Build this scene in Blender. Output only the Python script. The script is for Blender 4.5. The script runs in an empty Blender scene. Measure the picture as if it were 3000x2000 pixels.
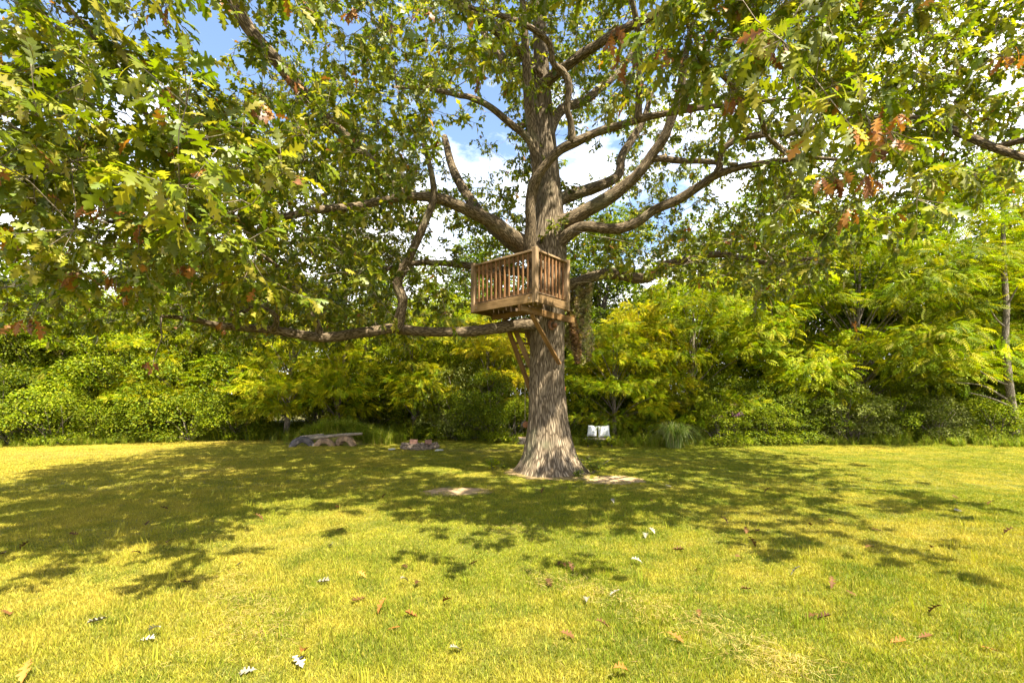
import bpy, bmesh, math, random
import numpy as np
from mathutils import Vector, Matrix

# ------------------------------------------------------------------ camera, sky, sun, exposure
scene = bpy.context.scene
CAM_H, FPX, HOR = 1.55, 1333.0, 1163.0          # eye height (m), focal length and horizon row in photo pixels
cam_data = bpy.data.cameras.new('camera'); cam = bpy.data.objects.new('camera', cam_data)
scene.collection.objects.link(cam)
cam.location = (0, 0, CAM_H); cam.rotation_euler = (math.radians(90), 0, 0)
cam_data.sensor_width = 36.0; cam_data.lens = 16.0
cam_data.shift_y = (HOR - 1000.0) / 3000.0
cam_data.clip_end = 500.0
scene.camera = cam

SUN_AZ, SUN_EL = math.radians(38), math.radians(61)   # behind the camera, to its right
SKY_STRENGTH, SUN_STRENGTH, EXPOSURE = 0.085, 5.0, 2.15
world = bpy.data.worlds.new('World'); scene.world = world; world.use_nodes = True
wn, wl = world.node_tree.nodes, world.node_tree.links
wn.clear()
w_out = wn.new('ShaderNodeOutputWorld'); w_bg = wn.new('ShaderNodeBackground')
w_sky = wn.new('ShaderNodeTexSky'); w_sky.sky_type = 'NISHITA'; w_sky.sun_disc = False
w_sky.sun_elevation = SUN_EL; w_sky.sun_rotation = math.pi - SUN_AZ
w_tc = wn.new('ShaderNodeTexCoord'); w_map = wn.new('ShaderNodeMapping')
w_map.inputs['Scale'].default_value = (1.0, 1.0, 2.2); w_map.inputs['Location'].default_value = (3.1, 1.7, 0.4)
w_noise = wn.new('ShaderNodeTexNoise'); w_noise.inputs['Scale'].default_value = 1.7
w_noise.inputs['Detail'].default_value = 9; w_noise.inputs['Roughness'].default_value = 0.62
w_sep = wn.new('ShaderNodeSeparateXYZ'); w_hr = wn.new('ShaderNodeMapRange')
w_hr.inputs['From Min'].default_value = 0.05; w_hr.inputs['From Max'].default_value = 0.85
w_hr.inputs['To Min'].default_value = 0.26; w_hr.inputs['To Max'].default_value = -0.20
w_add = wn.new('ShaderNodeMath'); w_add.operation = 'ADD'
w_ramp = wn.new('ShaderNodeValToRGB')
w_ramp.color_ramp.elements[0].position = 0.50; w_ramp.color_ramp.elements[1].position = 0.66
w_mix = wn.new('ShaderNodeMixRGB'); w_mix.inputs['Color2'].default_value = (8.8, 8.8, 8.9, 1)
wl.new(w_tc.outputs['Generated'], w_map.inputs['Vector']); wl.new(w_map.outputs['Vector'], w_noise.inputs['Vector'])
wl.new(w_tc.outputs['Generated'], w_sep.inputs[0]); wl.new(w_sep.outputs['Z'], w_hr.inputs['Value'])
wl.new(w_noise.outputs['Fac'], w_add.inputs[0]); wl.new(w_hr.outputs['Result'], w_add.inputs[1])
wl.new(w_add.outputs[0], w_ramp.inputs['Fac']); wl.new(w_ramp.outputs['Color'], w_mix.inputs['Fac'])
wl.new(w_sky.outputs['Color'], w_mix.inputs['Color1']); wl.new(w_mix.outputs['Color'], w_bg.inputs['Color'])
w_bg.inputs['Strength'].default_value = SKY_STRENGTH
wl.new(w_bg.outputs['Background'], w_out.inputs['Surface'])

sun_data = bpy.data.lights.new('sun', 'SUN'); sun = bpy.data.objects.new('sun', sun_data)
scene.collection.objects.link(sun)
sun_data.energy = SUN_STRENGTH; sun_data.angle = math.radians(0.53); sun_data.color = (1.0, 0.94, 0.75)
travel = Vector((-math.cos(SUN_EL) * math.sin(SUN_AZ), math.cos(SUN_EL) * math.cos(SUN_AZ), -math.sin(SUN_EL)))
sun.rotation_euler = travel.to_track_quat('-Z', 'Y').to_euler(); sun.location = (8, -12, 18)

vs = scene.view_settings
vs.view_transform = 'Standard'; vs.look = 'None'; vs.gamma = 1.0; vs.use_curve_mapping = False
vs.exposure = EXPOSURE
scene.cycles.max_bounces = 7; scene.cycles.diffuse_bounces = 4; scene.cycles.glossy_bounces = 2
scene.cycles.transmission_bounces = 4; scene.cycles.caustics_reflective = False; scene.cycles.caustics_refractive = False

# ------------------------------------------------------------------ helpers
col = scene.collection
RNG = np.random.default_rng(7)
random.seed(7)

def P(x, y, d):
    """photo pixel and distance -> world point"""
    return np.array(((x - 1500.0) / FPX * d, d, CAM_H + (HOR - y) / FPX * d))

def G(x, y, z=0.0):
    """photo pixel lying on the ground -> world point"""
    d = (CAM_H - z) * FPX / (y - HOR)
    return np.array(((x - 1500.0) / FPX * d, d, z))

def project(p):
    d = np.maximum(p[:, 1], 0.01)
    return 1500 + p[:, 0] / d * FPX, HOR - (p[:, 2] - CAM_H) / d * FPX, p[:, 1]

def tag(o, label=None, cat=None, group=None, kind=None):
    if label: o['label'] = label
    if cat: o['category'] = cat
    if group: o['group'] = group
    if kind: o['kind'] = kind
    return o

def empty(name, loc, label=None, cat=None, group=None, rz=0.0):
    o = bpy.data.objects.new(name, None); col.objects.link(o)
    o.location = tuple(float(v) for v in loc); o.rotation_euler = (0, 0, rz); o.empty_display_size = 0.2
    return tag(o, label, cat, group)

def attach(o, parent):
    """parent without moving (parent is an unrotated Empty)"""
    o.parent = parent
    o.matrix_parent_inverse = Matrix.Translation(-Vector(parent.location))
    return o

def np_mesh(name, verts, faces, mat, colors=None, uv=None, smooth=False, nvert=None):
    """verts (n,3); faces: (m,k) int array or list of such arrays"""
    me = bpy.data.meshes.new(name)
    if not isinstance(faces, list): faces = [faces]
    faces = [np.asarray(f, dtype=np.int32) for f in faces if len(f)]
    verts = np.asarray(verts, dtype=np.float32)
    me.vertices.add(len(verts)); me.vertices.foreach_set('co', verts.ravel())
    loops = np.concatenate([f.ravel() for f in faces])
    sizes = np.concatenate([np.full(len(f), f.shape[1], dtype=np.int32) for f in faces])
    starts = np.concatenate([[0], np.cumsum(sizes)[:-1]]).astype(np.int32)
    me.loops.add(len(loops)); me.loops.foreach_set('vertex_index', loops)
    me.polygons.add(len(sizes)); me.polygons.foreach_set('loop_start', starts)
    me.polygons.foreach_set('loop_total', sizes)
    if smooth: me.polygons.foreach_set('use_smooth', np.ones(len(sizes), dtype=bool))
    if colors is not None:
        a = me.attributes.new('Col', 'FLOAT_COLOR', 'POINT')
        c = np.ones((len(verts), 4), dtype=np.float32); c[:, :3] = colors
        a.data.foreach_set('color', c.ravel())
    if uv is not None:
        a = me.attributes.new('bark_uv', 'FLOAT_VECTOR', 'POINT')
        u3 = np.zeros((len(verts), 3), dtype=np.float32); u3[:, :uv.shape[1]] = uv
        a.data.foreach_set('vector', u3.ravel())
    me.update(calc_edges=True); me.validate()
    if mat: me.materials.append(mat)
    return me

def mobj(name, me, parent=None):
    o = bpy.data.objects.new(name, me); col.objects.link(o)
    if parent is not None: attach(o, parent)
    return o

# value noise (numpy)
_NT = np.random.default_rng(99).random((64, 64, 64)).astype(np.float32)
def vnoise(p):
    p = np.asarray(p, dtype=np.float64); i = np.floor(p).astype(int); f = p - i; f = f * f * (3 - 2 * f)
    r = 0
    for dx in (0, 1):
        for dy in (0, 1):
            for dz in (0, 1):
                w = (f[..., 0] if dx else 1 - f[..., 0]) * (f[..., 1] if dy else 1 - f[..., 1]) * (f[..., 2] if dz else 1 - f[..., 2])
                r = r + w * _NT[(i[..., 0] + dx) % 64, (i[..., 1] + dy) % 64, (i[..., 2] + dz) % 64]
    return r

def catmull(pts, n_per):
    pts = np.asarray(pts, float)
    q = np.vstack([2 * pts[0] - pts[1], pts, 2 * pts[-1] - pts[-2]])
    out = []
    for i in range(len(pts) - 1):
        p0, p1, p2, p3 = q[i], q[i + 1], q[i + 2], q[i + 3]
        for t in np.linspace(0, 1, n_per, endpoint=False):
            out.append(0.5 * ((2 * p1) + (-p0 + p2) * t + (2 * p0 - 5 * p1 + 4 * p2 - p3) * t * t + (-p0 + 3 * p1 - 3 * p2 + p3) * t ** 3))
    out.append(pts[-1])
    return np.array(out)

def resample(path, step):
    """path (n,k) polyline, first 3 columns xyz -> even spacing"""
    seg = np.linalg.norm(np.diff(path[:, :3], axis=0), axis=1); s = np.concatenate([[0], np.cumsum(seg)])
    n = max(3, int(s[-1] / step) + 1); t = np.linspace(0, s[-1], n)
    return np.stack([np.interp(t, s, path[:, k]) for k in range(path.shape[1])], axis=1)

def tube(path, radii, sides, bump=0.0, voff=0.0):
    """-> verts, quads, uv ; closed ends"""
    path = np.asarray(path, float); n = len(path)
    tan = np.gradient(path, axis=0); tan /= np.linalg.norm(tan, axis=1)[:, None] + 1e-9
    ref = np.array((0.0, 0, 1)) if abs(tan[0][2]) < 0.8 else np.array((1.0, 0, 0))
    a = np.cross(tan[0], ref); a /= np.linalg.norm(a)
    A = np.zeros((n, 3)); B = np.zeros((n, 3))
    for i in range(n):
        a = a - tan[i] * np.dot(a, tan[i]); a /= np.linalg.norm(a) + 1e-9
        A[i] = a; B[i] = np.cross(tan[i], a)
    th = np.linspace(0, 2 * np.pi, sides, endpoint=False)
    r = np.asarray(radii)[:, None] * np.ones((1, sides))
    seg = np.concatenate([[0], np.cumsum(np.linalg.norm(np.diff(path, axis=0), axis=1))])
    if bump:
        q = np.stack([np.cos(th)[None] * 1.6 + path[:, :1] * 0 + voff, np.sin(th)[None] * 1.6 + 0 * path[:, :1], seg[:, None] * 3.2 + 0 * th[None] + voff], -1)
        r = r * (1 + bump * (vnoise(q + 20) - 0.5) * 2 + bump * 0.6 * (vnoise(q * 2.3 + 50) - 0.5))
    V = path[:, None, :] + r[..., None] * (np.cos(th)[None, :, None] * A[:, None, :] + np.sin(th)[None, :, None] * B[:, None, :])
    uv = np.stack([np.broadcast_to(th[None] * np.asarray(radii)[:, None], (n, sides)), np.broadcast_to(seg[:, None], (n, sides))], -1)
    idx = np.arange(n * sides).reshape(n, sides)
    nx = np.roll(idx, -1, axis=1)
    F = np.stack([idx[:-1], nx[:-1], nx[1:], idx[1:]], -1).reshape(-1, 4)
    V = V.reshape(-1, 3); uv = uv.reshape(-1, 2)
    caps = []
    for ring, c, flip in ((idx[0], path[0], True), (idx[-1], path[-1], False)):
        ci = len(V); V = np.vstack([V, c]); uv = np.vstack([uv, [0, 0]])
        rr = np.roll(ring, -1)
        tri = np.stack([rr, ring, np.full(sides, ci)], -1) if flip else np.stack([ring, rr, np.full(sides, ci)], -1)
        caps.append(tri)
    return V, F, np.vstack(caps), uv

class Batch:
    def __init__(self): self.v, self.q, self.t, self.uv, self.n = [], [], [], [], 0
    def add(self, V, Q, T, UV):
        self.v.append(V); self.q.append(Q + self.n); self.t.append(T + self.n); self.uv.append(UV); self.n += len(V)
    def mesh(self, name, mat):
        return np_mesh(name, np.vstack(self.v), [np.vstack(self.q), np.vstack(self.t)], mat, uv=np.vstack(self.uv), smooth=True)

def unit(v): return v / (np.linalg.norm(v, axis=-1, keepdims=True) + 1e-9)

def place_templates(tv, tf, pos, t, n, size, colors, bend=None):
    """stamp a leaf template (local x along leaf, y across, z up) at many frames -> verts, tris, colours"""
    t = unit(t); n = unit(n - t * np.sum(n * t, -1, keepdims=True)); b = np.cross(n, t)
    L = tv[None] * size[:, None, None]
    V = pos[:, None] + L[..., :1] * t[:, None] + L[..., 1:2] * b[:, None] + L[..., 2:3] * n[:, None]
    m = len(tv); F = tf[None] + (np.arange(len(pos)) * m)[:, None, None]
    C = np.repeat(colors, m, axis=0)
    return V.reshape(-1, 3), F.reshape(-1, tf.shape[1]), C

# ------------------------------------------------------------------ materials
def new_mat(name):
    m = bpy.data.materials.new(name); m.use_nodes = True
    nt = m.node_tree; nt.nodes.clear()
    out = nt.nodes.new('ShaderNodeOutputMaterial')
    return m, nt.nodes, nt.links, out

def ramp(N, stops):
    r = N.new('ShaderNodeValToRGB'); e = r.color_ramp.elements
    while len(e) < len(stops): e.new(0.5)
    for el, (p, c) in zip(e, stops): el.position = p; el.color = (*c, 1)
    return r

def leaf_material(name, source='attr', transl=0.35, rough=0.42, spec=0.5, random_amt=0.25):
    m, N, L, out = new_mat(name)
    if source == 'attr':
        c = N.new('ShaderNodeAttribute'); c.attribute_name = 'Col'; csock = c.outputs['Color']
    else:
        c = N.new('ShaderNodeObjectInfo'); csock = c.outputs['Color']
    oi = N.new('ShaderNodeObjectInfo'); mr = N.new('ShaderNodeMapRange')
    mr.inputs['To Min'].default_value = 1 - random_amt; mr.inputs['To Max'].default_value = 1 + random_amt
    L.new(oi.outputs['Random'], mr.inputs['Value'])
    hsv = N.new('ShaderNodeHueSaturation'); L.new(csock, hsv.inputs['Color']); L.new(mr.outputs['Result'], hsv.inputs['Value'])
    geo = N.new('ShaderNodeNewGeometry'); nz = N.new('ShaderNodeTexNoise'); nz.inputs['Scale'].default_value = 14
    nz.inputs['Detail'].default_value = 3
    L.new(geo.outputs['Position'], nz.inputs['Vector'])
    mr2 = N.new('ShaderNodeMapRange'); mr2.inputs['From Min'].default_value = 0.3; mr2.inputs['From Max'].default_value = 0.7
    mr2.inputs['To Min'].default_value = 0.8; mr2.inputs['To Max'].default_value = 1.2
    L.new(nz.outputs['Fac'], mr2.inputs['Value'])
    mul = N.new('ShaderNodeMixRGB'); mul.blend_type = 'MULTIPLY'; mul.inputs['Fac'].default_value = 1
    L.new(hsv.outputs['Color'], mul.inputs['Color1']); L.new(mr2.outputs['Result'], mul.inputs['Color2'])
    p = N.new('ShaderNodeBsdfPrincipled'); p.inputs['Roughness'].default_value = rough
    p.inputs['Specular IOR Level'].default_value = spec
    L.new(mul.outputs['Color'], p.inputs['Base Color'])
    tr = N.new('ShaderNodeBsdfTranslucent'); tm = N.new('ShaderNodeMixRGB'); tm.blend_type = 'MULTIPLY'
    tm.inputs['Fac'].default_value = 1; tm.inputs['Color2'].default_value = (1.5, 1.6, 0.5, 1)
    L.new(mul.outputs['Color'], tm.inputs['Color1']); L.new(tm.outputs['Color'], tr.inputs['Color'])
    mx = N.new('ShaderNodeMixShader'); mx.inputs['Fac'].default_value = transl
    L.new(p.outputs[0], mx.inputs[1]); L.new(tr.outputs[0], mx.inputs[2]); L.new(mx.outputs[0], out.inputs['Surface'])
    return m

def bark_material(name, dark, mid, light, su=24.0, sv=2.6, depth=0.02):
    m, N, L, out = new_mat(name)
    a = N.new('ShaderNodeAttribute'); a.attribute_name = 'bark_uv'
    geo = N.new('ShaderNodeNewGeometry')
    wob = N.new('ShaderNodeTexNoise'); wob.inputs['Scale'].default_value = 3.0; wob.inputs['Detail'].default_value = 2
    L.new(geo.outputs['Position'], wob.inputs['Vector'])
    wm = N.new('ShaderNodeVectorMath'); wm.operation = 'MULTIPLY_ADD'; wm.inputs[1].default_value = (0.07, 0.25, 0.0)
    L.new(wob.outputs['Color'], wm.inputs[0]); L.new(a.outputs['Vector'], wm.inputs[2])
    mp = N.new('ShaderNodeMapping'); mp.inputs['Scale'].default_value = (su, sv, 1.0)
    L.new(wm.outputs[0], mp.inputs['Vector'])
    vor = N.new('ShaderNodeTexVoronoi'); vor.feature = 'DISTANCE_TO_EDGE'; vor.inputs['Scale'].default_value = 1.6
    L.new(mp.outputs[0], vor.inputs['Vector'])
    nz = N.new('ShaderNodeTexNoise'); nz.inputs['Scale'].default_value = 2.2; nz.inputs['Detail'].default_value = 8; nz.inputs['Roughness'].default_value = 0.7
    L.new(mp.outputs[0], nz.inputs['Vector'])
    mr = N.new('ShaderNodeMapRange'); mr.inputs['From Max'].default_value = 0.30
    L.new(vor.outputs['Distance'], mr.inputs['Value'])
    h = N.new('ShaderNodeMath'); h.operation = 'MULTIPLY_ADD'; h.inputs[1].default_value = 0.55
    L.new(mr.outputs['Result'], h.inputs[0])
    hn = N.new('ShaderNodeMath'); hn.operation = 'MULTIPLY'; hn.inputs[1].default_value = 0.75
    L.new(nz.outputs['Fac'], hn.inputs[0]); L.new(hn.outputs[0], h.inputs[2])
    r = ramp(N, [(0.22, dark), (0.52, mid), (0.85, light)]); L.new(h.outputs[0], r.inputs['Fac'])
    big = N.new('ShaderNodeTexNoise'); big.inputs['Scale'].default_value = 1.8; big.inputs['Detail'].default_value = 5
    L.new(geo.outputs['Position'], big.inputs['Vector'])
    br = ramp(N, [(0.56, (0, 0, 0)), (0.72, (1, 1, 1))]); L.new(big.outputs['Fac'], br.inputs['Fac'])
    lich = N.new('ShaderNodeMixRGB'); lich.inputs['Color2'].default_value = (0.17, 0.18, 0.105, 1)
    lf = N.new('ShaderNodeMath'); lf.operation = 'MULTIPLY'; lf.inputs[1].default_value = 0.45
    L.new(br.outputs['Color'], lf.inputs[0]); L.new(lf.outputs[0], lich.inputs['Fac']); L.new(r.outputs['Color'], lich.inputs['Color1'])
    p = N.new('ShaderNodeBsdfPrincipled'); p.inputs['Roughness'].default_value = 0.9; p.inputs['Specular IOR Level'].default_value = 0.15
    L.new(lich.outputs['Color'], p.inputs['Base Color'])
    b = N.new('ShaderNodeBump'); b.inputs['Strength'].default_value = 1.0; b.inputs['Distance'].default_value = depth
    L.new(h.outputs[0], b.inputs['Height']); L.new(b.outputs[0], p.inputs['Normal'])
    L.new(p.outputs[0], out.inputs['Surface'])
    return m

def wood_material(name, dark, light, knots=True):
    m, N, L, out = new_mat(name)
    tc = N.new('ShaderNodeTexCoord'); oi = N.new('ShaderNodeObjectInfo')
    ad = N.new('ShaderNodeVectorMath'); ad.operation = 'MULTIPLY_ADD'; ad.inputs[1].default_value = (37, 53, 71)
    cx = N.new('ShaderNodeCombineXYZ')
    for k in range(3): L.new(oi.outputs['Random'], cx.inputs[k])
    L.new(cx.outputs[0], ad.inputs[0]); L.new(tc.outputs['Object'], ad.inputs[2])
    mp = N.new('ShaderNodeMapping'); mp.inputs['Scale'].default_value = (2.2, 38, 38); L.new(ad.outputs[0], mp.inputs['Vector'])
    g = N.new('ShaderNodeTexNoise'); g.inputs['Scale'].default_value = 1.0; g.inputs['Detail'].default_value = 7; g.inputs['Roughness'].default_value = 0.65
    L.new(mp.outputs[0], g.inputs['Vector'])
    mp2 = N.new('ShaderNodeMapping'); mp2.inputs['Scale'].default_value = (4, 9, 9); L.new(ad.outputs[0], mp2.inputs['Vector'])
    s = N.new('ShaderNodeTexNoise'); s.inputs['Scale'].default_value = 1.0; s.inputs['Detail'].default_value = 4; L.new(mp2.outputs[0], s.inputs['Vector'])
    ml = N.new('ShaderNodeMath'); ml.operation = 'MULTIPLY_ADD'; ml.inputs[1].default_value = 0.6
    hf = N.new('ShaderNodeMath'); hf.operation = 'MULTIPLY'; hf.inputs[1].default_value = 0.45
    L.new(g.outputs['Fac'], ml.inputs[0]); L.new(s.outputs['Fac'], hf.inputs[0]); L.new(hf.outputs[0], ml.inputs[2])
    r = ramp(N, [(0.34, dark), (0.68, light)]); L.new(ml.outputs[0], r.inputs['Fac'])
    mr = N.new('ShaderNodeMapRange'); mr.inputs['To Min'].default_value = 0.72; mr.inputs['To Max'].default_value = 1.2
    L.new(oi.outputs['Random'], mr.inputs['Value'])
    hs = N.new('ShaderNodeHueSaturation'); L.new(r.outputs['Color'], hs.inputs['Color']); L.new(mr.outputs['Result'], hs.inputs['Value'])
    p = N.new('ShaderNodeBsdfPrincipled'); p.inputs['Roughness'].default_value = 0.75; p.inputs['Specular IOR Level'].default_value = 0.25
    L.new(hs.outputs['Color'], p.inputs['Base Color'])
    b = N.new('ShaderNodeBump'); b.inputs['Distance'].default_value = 0.004; b.inputs['Strength'].default_value = 0.7
    L.new(ml.outputs[0], b.inputs['Height']); L.new(b.outputs[0], p.inputs['Normal']); L.new(p.outputs[0], out.inputs['Surface'])
    return m

def noise_material(name, stops, scale=6.0, rough=0.9, bump=0.02, detail=7):
    m, N, L, out = new_mat(name)
    tc = N.new('ShaderNodeNewGeometry')
    nz = N.new('ShaderNodeTexNoise'); nz.inputs['Scale'].default_value = scale; nz.inputs['Detail'].default_value = detail; nz.inputs['Roughness'].default_value = 0.65
    L.new(tc.outputs['Position'], nz.inputs['Vector'])
    r = ramp(N, stops); L.new(nz.outputs['Fac'], r.inputs['Fac'])
    p = N.new('ShaderNodeBsdfPrincipled'); p.inputs['Roughness'].default_value = rough; p.inputs['Specular IOR Level'].default_value = 0.2
    L.new(r.outputs['Color'], p.inputs['Base Color'])
    b = N.new('ShaderNodeBump'); b.inputs['Distance'].default_value = bump; L.new(nz.outputs['Fac'], b.inputs['Height'])
    L.new(b.outputs[0], p.inputs['Normal']); L.new(p.outputs[0], out.inputs['Surface'])
    return m

GRASS_GREEN_A, GRASS_GREEN_B, STRAW = (0.080, 0.130, 0.003), (0.175, 0.208, 0.004), (0.39, 0.305, 0.045)
def grass_material(name, blade=True):
    """lawn colour: patches of green and of dry straw, in world coordinates"""
    m, N, L, out = new_mat(name)
    geo = N.new('ShaderNodeNewGeometry')
    def nz(scale, det, off):
        mp = N.new('ShaderNodeMapping'); mp.inputs['Location'].default_value = off
        mp.inputs['Scale'].default_value = (1, 1, 0)
        L.new(geo.outputs['Position'], mp.inputs['Vector'])
        n = N.new('ShaderNodeTexNoise'); n.inputs['Scale'].default_value = scale; n.inputs['Detail'].default_value = det
        n.inputs['Roughness'].default_value = 0.6
        L.new(mp.outputs[0], n.inputs['Vector']); return n
    n1 = nz(0.55, 5, (3, 9, 0)); n2 = nz(2.6, 5, (11, 2, 0)); n3 = nz(0.23, 3, (5, 1, 0))
    g = N.new('ShaderNodeMixRGB'); g.inputs['Color1'].default_value = (*GRASS_GREEN_A, 1); g.inputs['Color2'].default_value = (*GRASS_GREEN_B, 1)
    gr = N.new('ShaderNodeMapRange'); gr.inputs['From Min'].default_value = 0.35; gr.inputs['From Max'].default_value = 0.62
    L.new(n2.outputs['Fac'], gr.inputs['Value']); L.new(gr.outputs['Result'], g.inputs['Fac'])
    # dryness: broad patches + further away from the camera side it is drier
    s1 = N.new('ShaderNodeMath'); s1.operation = 'MULTIPLY_ADD'; s1.inputs[1].default_value = 0.5
    L.new(n1.outputs['Fac'], s1.inputs[0])
    s2 = N.new('ShaderNodeMath'); s2.operation = 'MULTIPLY'; s2.inputs[1].default_value = 0.5; L.new(n2.outputs['Fac'], s2.inputs[0])
    L.new(s2.outputs[0], s1.inputs[2])
    s3 = N.new('ShaderNodeMath'); s3.operation = 'MULTIPLY_ADD'; s3.inputs[1].default_value = 0.55
    L.new(n3.outputs['Fac'], s3.inputs[0]); L.new(s1.outputs[0], s3.inputs[2])
    dry = N.new('ShaderNodeMapRange'); dry.inputs['From Min'].default_value = 0.73; dry.inputs['From Max'].default_value = 0.98
    dry.inputs['To Min'].default_value = 0.04; dry.inputs['To Max'].default_value = 0.75
    L.new(s3.outputs[0], dry.inputs['Value'])
    # the open side of the lawn away from the wood is the drier one
    sx = N.new('ShaderNodeSeparateXYZ'); L.new(geo.outputs['Position'], sx.inputs[0])
    gx = N.new('ShaderNodeMapRange'); gx.inputs['From Min'].default_value = 1.0; gx.inputs['From Max'].default_value = -11.0
    gx.inputs['To Min'].default_value = 0.0; gx.inputs['To Max'].default_value = 0.38; L.new(sx.outputs['X'], gx.inputs['Value'])
    dg = N.new('ShaderNodeMath'); dg.operation = 'ADD'; dg.use_clamp = True; L.new(dry.outputs['Result'], dg.inputs[0]); L.new(gx.outputs['Result'], dg.inputs[1])
    fac = dg.outputs[0]
    if blade:
        a = N.new('ShaderNodeAttribute'); a.attribute_name = 'Col'
        sp = N.new('ShaderNodeSeparateColor'); L.new(a.outputs['Color'], sp.inputs['Color'])
        ad = N.new('ShaderNodeMath'); ad.operation = 'ADD'; ad.use_clamp = True
        L.new(fac, ad.inputs[0]); L.new(sp.outputs['Red'], ad.inputs[1]); fac = ad.outputs[0]
    mx = N.new('ShaderNodeMixRGB'); mx.inputs['Color2'].default_value = (*STRAW, 1)
    L.new(fac, mx.inputs['Fac']); L.new(g.outputs['Color'], mx.inputs['Color1'])
    csock = mx.outputs['Color']
    p = N.new('ShaderNodeBsdfPrincipled'); p.inputs['Roughness'].default_value = 0.6; p.inputs['Specular IOR Level'].default_value = 0.25
    if blade:
        hs = N.new('ShaderNodeHueSaturation'); L.new(csock, hs.inputs['Color'])
        mr = N.new('ShaderNodeMapRange'); mr.inputs['To Min'].default_value = 0.55; mr.inputs['To Max'].default_value = 1.6
        L.new(sp.outputs['Green'], mr.inputs['Value']); L.new(mr.outputs['Result'], hs.inputs['Value']); csock = hs.outputs['Color']
        L.new(csock, p.inputs['Base Color'])
        tr = N.new('ShaderNodeBsdfTranslucent'); tm = N.new('ShaderNodeMixRGB'); tm.blend_type = 'MULTIPLY'; tm.inputs['Fac'].default_value = 1
        tm.inputs['Color2'].default_value = (1.5, 1.45, 0.6, 1); L.new(csock, tm.inputs['Color1']); L.new(tm.outputs['Color'], tr.inputs['Color'])
        ms = N.new('ShaderNodeMixShader'); ms.inputs['Fac'].default_value = 0.35
        L.new(p.outputs[0], ms.inputs[1]); L.new(tr.outputs[0], ms.inputs[2]); L.new(ms.outputs[0], out.inputs['Surface'])
    else:
        th_ = N.new('ShaderNodeMixRGB'); th_.inputs['Fac'].default_value = .62; th_.inputs['Color2'].default_value = (0.105, 0.085, 0.020, 1)
        L.new(csock, th_.inputs['Color1']); L.new(th_.outputs['Color'], p.inputs['Base Color'])
        nb = N.new('ShaderNodeTexNoise'); nb.inputs['Scale'].default_value = 60; nb.inputs['Detail'].default_value = 6
        L.new(geo.outputs['Position'], nb.inputs['Vector'])
        b = N.new('ShaderNodeBump'); b.inputs['Distance'].default_value = 0.03; L.new(nb.outputs['Fac'], b.inputs['Height']); L.new(b.outputs[0], p.inputs['Normal'])
        L.new(p.outputs[0], out.inputs['Surface'])
    return m

M_OAK_LEAF = leaf_material('oak_leaf', 'attr', 0.40, 0.45, 0.32, 0.0)
M_NEAR_LEAF = leaf_material('near_oak_leaf', 'object', 0.40, 0.45, 0.35, 0.12)
M_FALLEN = leaf_material('fallen_leaf', 'object', 0.05, 0.7, 0.2, 0.25)
M_TREE_LEAF = leaf_material('woodland_leaf', 'attr', 0.36, 0.6, 0.18, 0.14)
M_BARK = bark_material('oak_bark', (0.018, 0.012, 0.007), (0.108, 0.078, 0.050), (0.29, 0.225, 0.155))
M_LIMB = bark_material('limb_bark', (0.016, 0.011, 0.006), (0.080, 0.057, 0.034), (0.23, 0.170, 0.110), su=30, sv=5.5, depth=0.010)
M_TWIG = bark_material('twig_bark', (0.04, 0.03, 0.02), (0.15, 0.115, 0.08), (0.30, 0.25, 0.19), su=60, sv=12, depth=0.004)
M_STEM = bark_material('woodland_bark', (0.03, 0.024, 0.018), (0.12, 0.095, 0.07), (0.25, 0.21, 0.17), su=24, sv=5, depth=0.01)
M_POST = wood_material('weathered_post', (0.105, 0.062, 0.030), (0.36, 0.240, 0.140))
M_BALUSTER = wood_material('cedar_baluster', (0.095, 0.040, 0.015), (0.34, 0.170, 0.073))
M_RIM = wood_material('rim_board', (0.095, 0.052, 0.020), (0.34, 0.21, 0.098))
M_BRACE = wood_material('brace_board', (0.085, 0.042, 0.014), (0.28, 0.155, 0.060))
M_DECK = wood_material('deck_board', (0.075, 0.045, 0.026), (0.20, 0.13, 0.08))
M_OLDWOOD = wood_material('grey_log', (0.10, 0.075, 0.055), (0.33, 0.27, 0.21))
M_LAWN = grass_material('lawn_ground', False)
M_BLADE = grass_material('lawn_blade', True)
M_DIRT = noise_material('bare_dirt', [(0.3, (0.23, 0.145, 0.075)), (0.7, (0.46, 0.32, 0.185))], 9, 0.95, 0.02)

# ------------------------------------------------------------------ the ground
def grid_sheet(name, x0, x1, y0, y1, nx, ny, zf, mat):
    xs, ys = np.linspace(x0, x1, nx), np.linspace(y0, y1, ny)
    X, Y = np.meshgrid(xs, ys); Z = zf(X, Y)
    idx = np.arange(nx * ny).reshape(ny, nx)
    F = np.stack([idx[:-1, :-1], idx[:-1, 1:], idx[1:, 1:], idx[1:, :-1]], -1).reshape(-1, 4)
    return np_mesh(name, np.stack([X, Y, Z], -1).reshape(-1, 3), F, mat, smooth=True)

ground = mobj('ground', grid_sheet('ground', -150, 150, -90, 210, 4, 4, lambda X, Y: X * 0, M_LAWN))
tag(ground, 'mown lawn of green and straw coloured grass', kind='structure')

TRUNK_D = 9.5
TRUNK_XY = np.array(((1604 - 1500) / FPX * TRUNK_D, TRUNK_D))

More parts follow.
